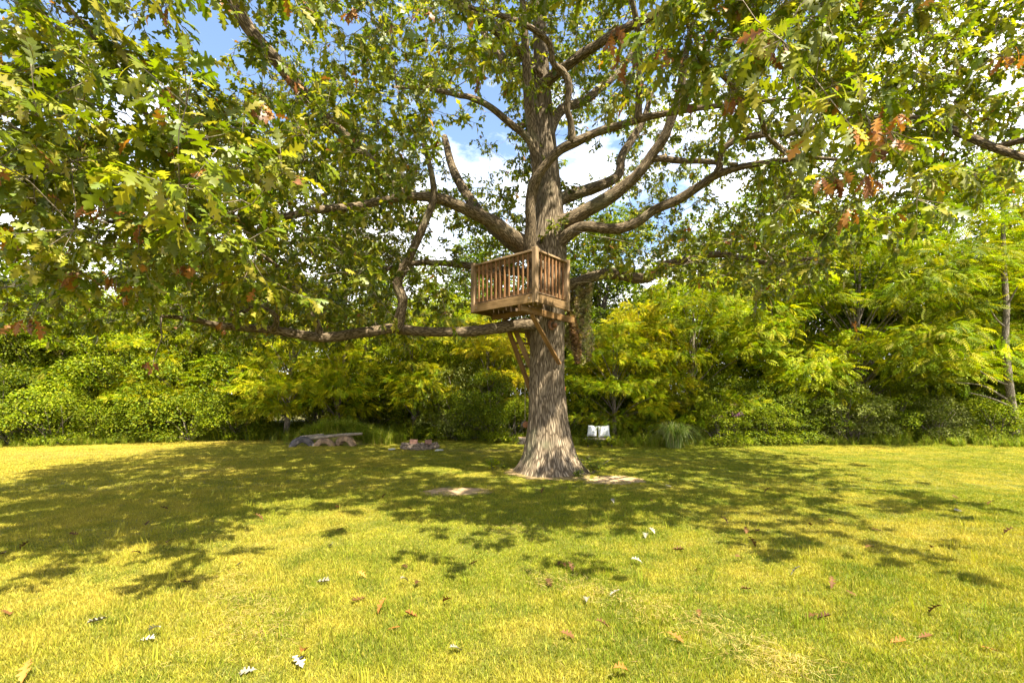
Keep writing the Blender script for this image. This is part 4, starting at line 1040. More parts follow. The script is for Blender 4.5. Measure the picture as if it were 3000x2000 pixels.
# tall trees at the back
for i, (px, d, sc, kd) in enumerate([(-420, 21, 1.0, 'broad_b'), (-120, 22, .92, 'broad_a'), (170, 23, .98, 'broad_b'), (480, 23.5, .95, 'broad_a'), (760, 22, .92, 'broad_b'), (980, 23, .98, 'broad_a'), (1190, 22, .86, 'broad_b'), (1400, 23, .90, 'broad_a'), (1600, 22, .95, 'broad_b')]):
    plant('woodland_tree', kd, px, d, sc, R_(0, 6.28), 'tall dark green tree in the back row of the wood beyond the half-buried tyres', 'tree', 'back row of the wood beyond the tyres')
for i, (px, d, sc, kd) in enumerate([(1770, 22, 1.0, 'broad_a'), (2060, 22, 1.05, 'broad_b'), (2300, 21.5, 1.12, 'broad_a'), (2560, 22, 1.18, 'broad_b'), (2790, 21, 1.16, 'broad_a'), (3020, 21, 1.12, 'broad_b'), (3300, 20.5, 1.15, 'broad_a')]):
    plant('woodland_tree', kd, px, d, sc, R_(0, 6.28), 'tall dark green tree in the back row behind the yellow-green walnuts', 'tree', 'back row of the wood behind the walnuts')
# vine-covered thicket, left of the tyres
for i, (px, d, sc, kd, sz) in enumerate([(-330, 16.5, 1.1, 'shrub_a', 1.05), (-60, 16.4, 1.1, 'shrub_b', 1.05), (170, 17.0, 1.1, 'shrub_a', 1.1), (390, 17.4, 1.08, 'shrub_b', 1.05), (590, 17.6, 1.02, 'shrub_a', 1.05), (60, 19, 1.2, 'shrub_b', 1.1), (300, 19.4, 1.2, 'shrub_a', 1.1), (540, 19.6, 1.2, 'shrub_b', 1.1)]):
    plant('shrub', kd, px, d, sc, R_(0, 6.28), 'big rounded mid green shrub in the thicket on the sunny side of the tyres', 'shrub', 'big thicket shrubs beside the tyres', sz)
for i, (px, d, sc) in enumerate([(-200, 14.9, 1.0), (20, 14.9, 1.0), (150, 15.0, .95), (290, 15.8, .9), (420, 16.2, .85), (560, 16.4, .85), (690, 16.6, .85)]):
    plant('shrub', ('shrub_d', 'shrub_c', 'shrub_d')[i % 3], px, d, sc * (.75 if i % 3 == 1 else 1), R_(0, 6.28), 'low green bush at the foot of the thicket where the mown lawn ends', 'bush', 'low bushes at the foot of the thicket')
plant('sapling', 'walnut_b', 250, 17.6, .78, 2.2, 'feathery light green tree rising out of the big thicket shrubs', 'tree')
plant('sapling', 'sapling', 470, 16.9, .85, 1.1, 'small yellow-green sapling leaning out of the thicket shrubs', 'tree')
plant('sapling', 'broad_b', 60, 18.0, .68, 0.6, 'dense dark green tree standing up through the thicket', 'tree')
plant('sapling', 'sapling', 838, 16.9, 1.0, .4, 'young yellow-green tree with a pale slim trunk behind the half-buried tyres', 'tree')
plant('sapling', 'walnut_b', 700, 18.6, .86, 1.4, 'yellow-green feathery tree at the edge of the thicket beyond the low oak limb', 'tree')
plant('sapling', 'sapling', 985, 17.2, .92, 2.1, 'bright yellow-green sapling between the tyres and the fire pit, at the wood edge', 'tree')
plant('sapling', 'walnut_b', 1075, 19.5, .80, 4.0, 'feathery green tree in the wood behind the stone fire pit', 'tree')
for i, (px, d, sc, kd, sz) in enumerate([(930, 18.6, .85, 'shrub_c', 1.1), (1090, 18.4, .80, 'shrub_c', 1.1), (1180, 18.8, .75, 'shrub_b', 1.0), (1290, 18.5, .75, 'shrub_b', 1.0), (1120, 21, 1.0, 'shrub_a', 1.1), (1330, 20.5, 1.05, 'shrub_b', 1.1), (1460, 18.8, .85, 'shrub_a', 1.0)]):
    plant('shrub', kd, px, d, sc, R_(0, 6.28), 'leafy green shrub in the wood edge behind the stone fire pit', 'shrub', 'shrubs behind the fire pit', sz)
for i, (px, d, sc, kd) in enumerate([(1350, 16.6, .95, 'shrub_d'), (1440, 16.2, .95, 'shrub_c'), (1500, 16.0, .8, 'shrub_d')]):
    plant('shrub', kd, px, d, sc * (.8 if kd == 'shrub_c' else 1), R_(0, 6.28), ('low spreading green shrub at the lawn edge between fire pit and stump', 'taller dark green shrub at the lawn edge behind the stump', 'small rounded shrub half hidden behind the oak trunk and hanging block')[i], 'shrub', 'shrubs beside the hanging block')
plant('sapling', 'sapling', 1215, 17.6, .95, 3.0, 'slender yellow-green sapling standing right behind the stone fire pit', 'tree')
plant('sapling', 'yellow', 1440, 18.0, .95, 5.0, 'yellow leaved young tree glimpsed behind the ladder', 'tree')
plant('sapling', 'walnut_b', 1310, 20.0, .9, .7, 'loose feathery tree behind the grey-green bush', 'tree')
plant('bush', 'shrub_e', 1330, 17.2, 1.25, 0, 'grey-green fine leaved bush with pale tips behind the fire pit', 'bush', None, 1.35)
# right of the trunk
plant('yellow_tree', 'yellow', 1862, 17.2, 1.02, 1.0, 'golden yellow young tree right behind the camouflage net', 'tree')
plant('sapling', 'walnut_b', 1800, 15.9, .62, 2.6, 'low bright green feathery sapling below the golden yellow tree', 'tree')
for i, (px, d, sc, kd, sz) in enumerate([(1690, 17.2, .85, 'shrub_c', 1.1), (1780, 17.8, .85, 'shrub_c', 1.25), (1880, 16.8, .80, 'shrub_c', 1.0), (1700, 19.5, 1.0, 'shrub_a', 1.0), (1960, 19.0, 1.0, 'shrub_b', 1.05)]):
    plant('shrub', kd, px, d, sc, R_(0, 6.28), 'dark green shrub in the shade behind the two white sacks', 'shrub', 'dark shrubs behind the sacks', sz)
plant('walnut_tree', 'walnut_b', 2030, 17.0, .90, .3, 'mid-sized yellow-green walnut tree behind the fountain grass clump', 'tree')
plant('walnut_tree', 'walnut_a', 2500, 17.6, 1.0, 1.2, 'widest yellow-green walnut tree with forked trunk spreading over the lawn edge', 'tree')
plant('walnut_tree', 'walnut_b', 2255, 18.2, 1.12, 5.0, 'tall yellow-green walnut tree beside the widest walnut', 'tree')
plant('walnut_tree', 'walnut_b', 2720, 19.2, 1.25, 2.2, 'tall green walnut tree behind the dark hollow in the wood', 'tree')
plant('walnut_tree', 'walnut_b', 3130, 17.5, 1.2, 3.2, 'green walnut tree at the far end of the wood past the bare slim trunk', 'tree')
for i, (px, d, sc, kd, sz) in enumerate([(2130, 15.8, .80, 'shrub_c', .9), (2240, 15.9, .85, 'shrub_c', .8), (2330, 16.1, .85, 'shrub_c', .8), (2620, 16.4, .80, 'shrub_c', .85), (2760, 17.4, .8, 'shrub_c', .9), (2900, 17.8, .85, 'shrub_c', 1.0), (3080, 16.8, .9, 'shrub_c', 1.0)]):
    plant('shrub', kd, px, d, sc, R_(0, 6.28), 'dark green shrub in the undergrowth beneath the walnut trees', 'shrub', 'undergrowth shrubs beneath the walnuts', sz)
plant('bush', 'shrub_e', 2480, 15.6, 1.25, 2.0, 'rounded grey-green bush at the lawn edge below the widest walnut', 'bush')
plant('bush', 'shrub_e', 2740, 15.8, .95, .5, 'low grey-green bush at the lawn edge near the dark hollow', 'bush')
plant('bush', 'shrub_d', 2930, 15.4, .85, .5, 'low leafy green bush at the foot of the bare slim trunk', 'bush')
plant('bush', 'shrub_d', 2110, 14.9, .72, 3.5, 'yellowish weedy bush next to the fountain grass clump', 'bush')
plant('bush', 'shrub_d', 2250, 15.2, .70, 3.5, 'small green bush with leafy shoots under the purple flowers', 'bush')

# slim tree with a bare trunk at the wood edge
def slim_tree():
    base = G(2965, 1300); d = base[1]
    WS = .8; t = empty('slim_tree', base, 'slim tree with a bare crooked grey trunk at the shaded wood edge', 'tree')
    pts = [(2965, 1305, d, 30), (2972, 1240, d, 26), (2955, 1120, d, 24), (2945, 1000, d, 21), (2948, 900, d, 19), (2940, 780, d, 15), (2938, 640, d, 11), (2930, 520, d, 7)]
    c = np.array([(*P(a, b, e), WS * w / 2 * e / FPX) for a, b, e, w in pts]); pth = resample(catmull(c, 8), .1)
    V, Q, T, UV = tube(pth[:, :3], pth[:, 3], 12, .12); b = Batch(); b.add(V, Q, T, UV); mobj('trunk', b.mesh('slim_trunk', M_STEM), t)
    for br in ([(2958, 1130), (2900, 1105), (2830, 1060)], [(2950, 1170), (2880, 1130), (2800, 1120)], [(2945, 960), (2915, 930), (2890, 880)], [(2947, 900), (2975, 850), (3005, 800)], [(2960, 1190), (2900, 1165), (2840, 1150)], [(2942, 800), (2900, 740), (2870, 680)]):
        c = np.array([P(a, q, d - .25 * k) for k, (a, q) in enumerate(br)]); pth = resample(catmull(c, 6), .1)
        V, Q, T, UV = tube(pth, np.linspace(.035, .01, len(pth)), 6); b = Batch(); b.add(V, Q, T, UV); mobj('branch', b.mesh('slim_branch', M_STEM), t)
    rg = np.random.default_rng(5); n = 1500
    cs = np.array([P(a, q, d + e) for a, q, e in ((2930, 560, 0), (2880, 650, -.3), (3000, 690, .2), (2960, 760, .5), (2880, 780, -.2), (3020, 840, 0), (2930, 450, .3), (2990, 560, .4), (2860, 540, .2))])
    k = rg.integers(len(cs), size=n); pos = cs[k] + rg.normal(0, .36, (n, 3)) * np.array((1.2, 1.2, .7))
    V, F, C = place_templates(PIN[0], PIN[1], pos, unit(rg.normal(size=(n, 3)) * np.array((1, 1, .3))), unit(np.array((0, 0, 1.0)) + rg.normal(0, .4, (n, 3))), .3 + .15 * rg.random(n), np.array(YG)[rg.integers(4, size=n)] * (.7 + .5 * rg.random((n, 1))))
    mobj('crown', np_mesh('slim_crown', V, F, M_TREE_LEAF, colors=C), t)
slim_tree()

# ------------------------------------------------------------------ tall grass verge along the wood edge
def verge():
    edge = [(-600, 1316), (0, 1312), (230, 1306), (420, 1300), (620, 1292), (760, 1290), (860, 1284), (1130, 1272), (1350, 1282), (1480, 1296), (1560, 1300), (1700, 1306), (1900, 1312), (2100, 1306), (2400, 1304), (2700, 1306), (3000, 1312), (3600, 1318)]
    E = np.array([G(a, b) for a, b in edge])[:, :2]
    pts, sc = [], []
    for a, b in zip(E[:-1], E[1:]):
        n = int(np.linalg.norm(b - a) * 34); t = RNG.random(n)[:, None]
        q = a + (b - a) * t; q[:, 1] += 2.6 * RNG.random(n) ** 1.4; pts.append(q)
        sc.append(.35 + .75 * np.clip((q[:, 1] - (a + (b - a) * t)[:, 1]) / 1.2, 0, 1) * RNG.random(n) + .12 * RNG.random(n))
    q = np.vstack(pts); s = np.concatenate(sc)
    return q, s
M_WEED = leaf_material('weed', 'attr', .4, .5, .3, .2)
def weed_tuft(name, seed, n, h, lean, w, cols, leafy=False):
    rg = np.random.default_rng(seed); V, F, C = [], [], []
    for k in range(n):
        a = rg.random() * 6.283; r = .12 * math.sqrt(rg.random()); b = np.array((r * math.cos(a), r * math.sin(a), 0)); la = rg.random() * 6.283
        hh = h * (.5 + .5 * rg.random()); ln = lean * (.3 + rg.random()); od = np.array((math.cos(la), math.sin(la), 0)); sd = np.array((-od[1], od[0], 0)) * w * (.6 + .6 * rg.random()) * .5
        i = len(V); c = np.array(cols[rg.integers(len(cols))]) * (.7 + .6 * rg.random())
        for f in (0, .35, .7, 1.0):
            p = b + od * ln * hh * f * f + np.array((0, 0, hh * (f - .25 * ln * f * f)))
            V.extend([p - sd * (1 - f * .95), p + sd * (1 - f * .95)]); C.extend([c, c])
        for m in range(3): F.append((i + 2 * m, i + 2 * m + 1, i + 2 * m + 3, i + 2 * m + 2))
        if leafy:
            for m in range(5):
                f = .25 + .15 * m; p = b + od * ln * hh * f * f + np.array((0, 0, hh * (f - .25 * ln * f * f))); la2 = rg.random() * 6.283
                o2 = np.array((math.cos(la2), math.sin(la2), -.2)); s2 = np.array((-o2[1], o2[0], 0)) * .018; L2 = .07 + .05 * rg.random(); i = len(V)
                V.extend([p, p + o2 * L2 * .5 + s2, p + o2 * L2, p + o2 * L2 * .5 - s2]); C.extend([c] * 4); F.append((i, i + 1, i + 2, i + 3))
    return np_mesh(name, np.array(V), np.array(F), M_WEED, colors=np.array(C))
vq, vs_ = verge()
WG = [(0.19, 0.255, 0.010), (0.25, 0.275, 0.012), (0.33, 0.29, 0.05), (0.14, 0.21, 0.010)]
scatter('verge_grass', np.stack([vq[:, 0], vq[:, 1], vq[:, 0] * 0], -1), RNG.random(len(vq)) * 6.283, vs_,
        [weed_tuft(f'verge_tuft_{i}', 300 + i, 26, .72, .5, .014, WG, i % 2 == 0) for i in range(5)], 'tall weedy grass along the foot of the wood')
# low ground cover under the wood
n = 2600
gq = np.stack([(RNG.random(n) * 2 - 1) * 24, 16 + 7 * RNG.random(n)], -1)
scatter('undergrowth', np.stack([gq[:, 0], gq[:, 1], gq[:, 0] * 0], -1), RNG.random(n) * 6.283, .7 + .7 * RNG.random(n),
        [weed_tuft(f'under_tuft_{i}', 330 + i, 14, .7, .8, .02, DG + MG, True) for i in range(3)], 'dark leafy undergrowth on the woodland floor')

# ------------------------------------------------------------------ fountain grass clump and flowers
def fountain(name, loc, n, h, spread, w, cols, seed, label):
    rg = np.random.default_rng(seed); V, F, C = [], [], []
    for k in range(n):
        a = rg.random() * 6.283; r = .16 * math.sqrt(rg.random()) * spread; b = np.array((r * math.cos(a), r * math.sin(a), 0)); la = a + rg.normal(0, .5)
        hh = h * (.65 + .45 * rg.random()); out = spread * (.15 + .55 * rg.random()); od = np.array((math.cos(la), math.sin(la), 0)); sd = np.array((-od[1], od[0], 0)) * w * .5
        c = np.array(cols[rg.integers(len(cols))]) * (.7 + .6 * rg.random()); i = len(V); m = 7
        for j in range(m):
            f = j / (m - 1); zz = hh * (1.55 * f - .75 * f * f - .25 * f ** 4 * out / .4)
            p = b + od * out * f ** 1.8 + np.array((0, 0, max(zz, .02))); V.extend([p - sd * (1 - .92 * f), p + sd * (1 - .92 * f)]); C.extend([c, c])
        for j in range(m - 1): F.append((i + 2 * j, i + 2 * j + 1, i + 2 * j + 3, i + 2 * j + 2))
    V = np.array(V) + np.array(loc)[None]
    t = empty(name, loc, label, 'grass clump')
    mobj('blades', np_mesh(name, V, np.array(F), M_WEED, colors=np.array(C)), t)
    return t
fountain('fountain_grass', G(1975, 1312), 480, 1.15, 1.5, .022, [(.17, .23, .04), (.25, .29, .08), (.11, .18, .025), (.36, .33, .15)], 41, 'arching clump of tall fountain grass at the lawn edge')

def flower_plant(px, d, h, label, petal, seed):
    rg = np.random.default_rng(seed); loc = np.array(((px - 1500) / FPX * d, d, 0))
    t = empty('flowering_weed', loc, label, 'flower')
    b = Batch(); V_, F_, C_ = [], [], []; heads = []
    for k in range(3):
        tip = loc + np.array((rg.normal(0, .1), rg.normal(0, .1), h * (.9 + .15 * rg.random())))
        pth = resample(catmull(np.array([loc + rg.normal(0, .03, 3) * np.array((1, 1, 0)), (loc + tip) / 2 + rg.normal(0, .03, 3), tip]), 6), .08)
        V, Q, T, UV = tube(pth, np.linspace(.008, .004, len(pth)), 5); b.add(V, Q, T, UV); heads.append(tip)
    mobj('stem', b.mesh('flower_stem', M_STEM), t)
    n = 60; k = rg.integers(3, size=n); f = rg.random(n); pos = loc + (np.array(heads)[k] - loc) * f[:, None]
    V, F, C = place_templates(*simple_leaf(.05, .14), pos, unit(rg.normal(size=(n, 3)) * np.array((1, 1, .3))), np.tile((0, 0, 1.0), (n, 1)), .10 + .08 * rg.random(n), np.array(MG)[rg.integers(4, size=n)])
    mobj('leaves', np_mesh('flower_leaves', V, F, M_WEED, colors=C), t)
    n = 160; k = rg.integers(3, size=n); pos = np.array(heads)[k] + rg.normal(0, .05, (n, 3)) * np.array((1.3, 1, .6))
    V, F, C = place_templates(*small_leaf(.3), pos, unit(rg.normal(size=(n, 3))), unit(rg.normal(size=(n, 3)) + np.array((0, 0, 1))), .03 + .02 * rg.random(n), np.array(petal)[None] * (.7 + .6 * rg.random((n, 1))))
    mobj('blossom', np_mesh('flower_blossom', V, F, M_WEED, colors=C), t)
flower_plant(2160, 14.7, 1.02, 'tall weed topped with purple blossom near the fountain grass', (.24, .07, .30), 51)
flower_plant(2105, 14.5, .95, 'faded mauve flowering weed next to the fountain grass', (.20, .11, .14), 52)
flower_plant(2148, 15.2, 1.35, 'tall weed with a dusty pink seed head above the purple blossom', (.34, .20, .14), 53)

# weeds at the oak base
def base_weed(px, py, h, n, label, seed, cols):
    rg = np.random.default_rng(seed); loc = G(px, py); t = empty('weed', loc, label, 'weed'); b = Batch(); tips = []
    for k in range(n):
        tip = loc + np.array((rg.normal(0, h * .35), rg.normal(0, h * .3), h * (.5 + .5 * rg.random())))
        pth = resample(catmull(np.array([loc, (loc + tip) / 2 + np.array((0, 0, h * .1)), tip]), 5), .04); V, Q, T, UV = tube(pth, np.linspace(.005, .0025, len(pth)), 4); b.add(V, Q, T, UV); tips.append(tip)
    mobj('stem', b.mesh('weed_stem', M_STEM), t)
    m = n * 16; k = rg.integers(n, size=m); f = .25 + .75 * rg.random(m); pos = loc + (np.array(tips)[k] - loc) * f[:, None] + rg.normal(0, .02, (m, 3))
    V, F, C = place_templates(*simple_leaf(.06, .26), pos, unit(rg.normal(size=(m, 3)) * np.array((1, 1, .4))), unit(np.array((0, 0, 1.0)) + rg.normal(0, .4, (m, 3))), .05 + .05 * rg.random(m), np.array(cols)[rg.integers(len(cols), size=m)])
    mobj('leaves', np_mesh('weed_leaves', V, F, M_WEED, colors=C), t)
base_weed(1738, 1386, .40, 12, 'leafy green weed growing beside the oak root on the dirt', 61, MG)
base_weed(1442, 1374, .26, 6, 'small pale yellow-green seedling by the litter ring of the oak', 62, YG)
base_weed(1722, 1309, .36, 16, 'leafy weed hiding the trunk-side leg of the low bench', 65, MG)
base_weed(1758, 1311, .30, 16, 'leafy weed growing in front of the low bench', 66, MG)
base_weed(1792, 1309, .40, 16, 'yellowish weed growing against the outer end of the low bench', 67, YG)
base_weed(1690, 1396, .14, 5, 'tiny weed sprouting from the litter ring of the oak', 63, DG)
base_weed(1480, 1378, .16, 5, 'tiny broad leaved weed in the grass by the oak litter', 64, MG)

# ------------------------------------------------------------------ half-buried tyres, logs and mound
def mound():
    c = G(955, 1304); c = np.array((c[0] + .1, c[1] + .75, 0))
    f = lambda X, Y: .42 * np.exp(-(((X - c[0]) / 1.15) ** 2 + ((Y - c[1]) / .62) ** 2) ** 1.2) - .01
    o = mobj('mound', grid_sheet('mound', c[0] - 2, c[0] + 2, c[1] - 1.1, c[1] + 1.3, 40, 26, f, M_LAWN)); tag(o, 'low grassy mound behind the half-buried tyres', kind='structure')
    n = 420; x = c[0] + RNG.normal(0, .9, n); y = c[1] + .1 + RNG.normal(0, .38, n); s = .45 + .5 * RNG.random(n); s = np.where(y < c[1] - .3, s * .5, s)
    ex = G(1085, 1300); x2 = ex[0] + RNG.normal(0, .35, 90); y2 = ex[1] + .2 + RNG.normal(0, .25, 90)
    x = np.concatenate([x, x2]); y = np.concatenate([y, y2]); s = np.concatenate([s, .5 + .5 * RNG.random(90)])
    scatter('mound_grass', np.stack([x, y, f(x, y)], -1), RNG.random(len(x)) * 6.283, s, [weed_tuft(f'mound_tuft_{i}', 350 + i, 30, .66, .5, .012, WG + MG[:2], i == 1) for i in range(3)], 'long green grass growing over the tyre mound')
mound()
M_TYRE = noise_material('dirty_tyre', [(.32, (.11, .075, .05)), (.62, (.36, .24, .14))], 7, .9, .01)
M_TYRE_DARK = noise_material('grey_tyre', [(.32, (.04, .038, .04)), (.62, (.15, .13, .125))], 7, .85, .01)
def tyre(px, py, yaw, R, mat, label, sink):
    c = G(px, py); t = empty('half_buried_tyre', c, label, 'tyre', 'half-buried tyres')
    prof = [(.50, -.075), (.58, -.10), (.80, -.115), (.95, -.095), (1.0, -.06), (1.0, .06), (.95, .095), (.80, .115), (.58, .10), (.50, .075), (.53, .06), (.80, .085), (.92, .06), (.92, -.06), (.80, -.085), (.53, -.06)]
    n = 40; m = len(prof); V = []
    for i in range(n):
        a = i / n * 2 * math.pi
        for r, w in prof:
            rr = R * r * (1 + .012 * math.sin(a * 5 + px)); q = np.array((rr * math.cos(a), w * R * 2.0, rr * math.sin(a)))
            V.append((c[0] + q[0] * math.cos(yaw) - q[1] * math.sin(yaw), c[1] + q[0] * math.sin(yaw) + q[1] * math.cos(yaw) + .12, c[2] + q[2] - sink))
    idx = np.arange(n * m).reshape(n, m); a, b = idx, np.roll(idx, -1, 0)
    F = np.stack([a, np.roll(a, -1, 1), np.roll(b, -1, 1), b], -1).reshape(-1, 4)
    mobj('tyre_ring', np_mesh('tyre_ring', np.array(V), F, mat, smooth=True), t)
    # tread blocks
    bmv, bmf = [], []
    for i in range(36):
        for w in (-.045, .045):
            a0 = (i + (.5 if w > 0 else 0)) / 36 * 2 * math.pi; 
            k = len(bmv)
            for rr in (R * .995, R * 1.03):
                for da, dw in ((-.05, -.032), (.05, -.032), (.05, .032), (-.05, .032)):
                    q = np.array((rr * math.cos(a0 + da), (w + dw) * R * 2.0, rr * math.sin(a0 + da)))
                    bmv.append((c[0] + q[0] * math.cos(yaw) - q[1] * math.sin(yaw), c[1] + q[0] * math.sin(yaw) + q[1] * math.cos(yaw) + .12, c[2] + q[2] - sink))
            bmf += [(k + 4, k + 5, k + 6, k + 7), (k, k + 1, k + 5, k + 4), (k + 1, k + 2, k + 6, k + 5), (k + 2, k + 3, k + 7, k + 6), (k + 3, k, k + 4, k + 7)]
    mobj('tread', np_mesh('tread', np.array(bmv), np.array(bmf), mat), t)
tyre(880, 1309, .45, .38, M_TYRE_DARK, 'half-buried grey tyre standing at the open end of the row', .07)
tyre(946, 1308, .08, .33, M_TYRE, 'half-buried muddy tyre in the middle of the row of three', .07)
tyre(1008, 1307, -.30, .37, M_TYRE, 'half-buried muddy tyre at the bushy end of the row', .04)
def log(pts, r0, r1, label, seed):
    t = empty('log', np.array(pts[0]) * np.array((1, 1, 0)) + np.array((0, 0, pts[0][2] - r0)), label, 'log')
    pth = resample(catmull(np.array(pts), 6), .06); V, Q, T, UV = tube(pth, np.linspace(r0, r1, len(pth)), 12, .2, seed); b = Batch(); b.add(V, Q, T, UV)
    mobj('log_body', b.mesh('log_body', bark_material('log_bark_%d' % seed, (.07, .052, .038), (.24, .185, .135), (.42, .35, .27), 40, 5, .008)), t)
log([P(898, 1285, 14.42), P(950, 1279, 14.40), P(1010, 1273, 14.40), P(1062, 1270, 14.45)], .055, .036, 'long bleached log lying across the tops of the half-buried tyres', 3)
log([P(880, 1279, 14.62), P(918, 1275, 14.62), P(948, 1272, 14.62)], .035, .025, 'short thin pole resting behind the long bleached log', 4)

# ------------------------------------------------------------------ fire pit
M_STONE = noise_material('pit_stone', [(.3, (.07, .052, .04)), (.7, (.23, .175, .13))], 12, .95, .015)
M_BRICK = noise_material('old_brick', [(.3, (.15, .075, .055)), (.7, (.30, .17, .13))], 16, .9, .006)
M_PALE = noise_material('pale_stone', [(.3, (.34, .33, .30)), (.7, (.55, .54, .50))], 12, .9, .01)
def rock_mesh(name, sx, sy, sz, seed, mat, rough=.25):
    bm = bmesh.new(); bmesh.ops.create_icosphere(bm, subdivisions=2, radius=1)
    for v in bm.verts:
        n_ = float(vnoise((np.array(v.co) * 1.3 + seed * 3.1)[None])[0]) - .5
        p = v.co.normalized(); e = max(abs(p.x), abs(p.y), abs(p.z)); q = p * (.55 + .45 / e * .75) * (1 + rough * n_ * 2); v.co = Vector((q.x * sx, q.y * sy, q.z * sz))
    me = bpy.data.meshes.new(name); bm.to_mesh(me); bm.free(); me.materials.append(mat); return me
fc = G(1222, 1318); fc[1] += .45
pit = empty('fire_pit', fc, 'round fire pit ringed with dark stones on the lawn', 'fire pit')
rock = [rock_mesh(f'pit_rock_{i}', .13, .10, .085, i, M_STONE) for i in range(4)]
for k in range(16):
    a = k / 16 * 2 * math.pi; o = bpy.data.objects.new('stone', rock[k % 4]); col.objects.link(o); o.parent = pit
    o.location = (.50 * math.cos(a), .46 * math.sin(a), .06 + R_(-.01, .012)); o.rotation_euler = (R_(-.15, .15), R_(-.15, .15), a + math.pi / 2); o.scale = (R_(.8, 1.1), R_(.9, 1.2), R_(.85, 1.25))
for k in range(9):
    a = math.pi + (k + .5) / 9 * math.pi; o = bpy.data.objects.new('stone', rock[(k + 1) % 4]); col.objects.link(o); o.parent = pit
    o.location = (.47 * math.cos(a), .43 * math.sin(a), .155); o.rotation_euler = (R_(-.1, .1), R_(-.1, .1), a + math.pi / 2); o.scale = (R_(.85, 1.1), R_(.8, 1), R_(.45, .6))
for px, z, rz, s in ((1212, .245, .25, 1.0), (1255, .240, -.3, .8)):
    q = P(px, 1300, fc[1] - .42); o = board('brick', (q[0] - .11 * s, q[1] - .02 + .03 * rz, z), (q[0] + .11 * s, q[1] + .02 - .03 * rz, z), .12, .10, None, M_BRICK)
    o.parent = pit; o.matrix_parent_inverse = Matrix.Translation(-Vector(pit.location))
blob_sheet('ash_bed', (fc[0], fc[1]), .42, .38, .012, noise_material('ash', [(.3, (.06, .055, .05)), (.7, (.22, .21, .20))], 20, .95, .01), 'grey ash bed inside the fire pit', 8)
for (px, py, s, lb) in ((1147, 1318, 1.0, 'pale flat stone in the grass between tyres and fire pit'), (1286, 1321, 1.25, 'pale flat stone in the grass on the trunk side of the fire pit')):
    q = G(px, py); o = mobj('flat_stone', rock_mesh('flat_stone', .11 * s, .10, .03, px % 7, M_PALE)); o.location = (q[0], q[1], .028); tag(o, lb, 'stone')

# ------------------------------------------------------------------ the two white sacks on a low bench
def sack_material():
    m, N, L, out = new_mat('woven_sack'); tc = N.new('ShaderNodeTexCoord')
    nz = N.new('ShaderNodeTexNoise'); nz.inputs['Scale'].default_value = 9; nz.inputs['Detail'].default_value = 6; L.new(tc.outputs['Object'], nz.inputs['Vector'])
    r = ramp(N, [(.30, (.30, .30, .30)), (.45, (.56, .57, .58)), (.75, (.70, .71, .72))]); L.new(nz.outputs['Fac'], r.inputs['Fac'])
    # smudged printing: broken rows in the middle of the sack
    mp = N.new('ShaderNodeMapping'); mp.inputs['Scale'].default_value = (26, 1, 20); L.new(tc.outputs['Object'], mp.inputs['Vector'])
    v = N.new('ShaderNodeTexVoronoi'); v.inputs['Scale'].default_value = 1.0; L.new(mp.outputs[0], v.inputs['Vector'])
    gt = N.new('ShaderNodeMath'); gt.operation = 'LESS_THAN'; gt.inputs[1].default_value = .33; L.new(v.outputs['Distance'], gt.inputs[0])
    ln = N.new('ShaderNodeVectorMath'); ln.operation = 'LENGTH'; sc = N.new('ShaderNodeVectorMath'); sc.operation = 'MULTIPLY'; sc.inputs[1].default_value = (9, 0, 8); L.new(tc.outputs['Object'], sc.inputs[0]); L.new(sc.outputs[0], ln.inputs[0])
    lt = N.new('ShaderNodeMath'); lt.operation = 'LESS_THAN'; lt.inputs[1].default_value = .85; L.new(ln.outputs['Value'], lt.inputs[0])
    ml = N.new('ShaderNodeMath'); ml.operation = 'MULTIPLY'; L.new(gt.outputs[0], ml.inputs[0]); L.new(lt.outputs[0], ml.inputs[1])
    m2 = N.new('ShaderNodeMath'); m2.operation = 'MULTIPLY'; m2.inputs[1].default_value = .55; L.new(ml.outputs[0], m2.inputs[0])
    mx = N.new('ShaderNodeMixRGB'); mx.inputs['Color2'].default_value = (.14, .15, .17, 1); L.new(m2.outputs[0], mx.inputs['Fac']); L.new(r.outputs['Color'], mx.inputs['Color1'])
    p = N.new('ShaderNodeBsdfPrincipled'); p.inputs['Roughness'].default_value = .55; L.new(mx.outputs['Color'], p.inputs['Base Color'])
    b = N.new('ShaderNodeBump'); b.inputs['Distance'].default_value = .012; L.new(nz.outputs['Fac'], b.inputs['Height']); L.new(b.outputs[0], p.inputs['Normal']); L.new(p.outputs[0], out.inputs['Surface'])
    return m
M_SACK = sack_material()
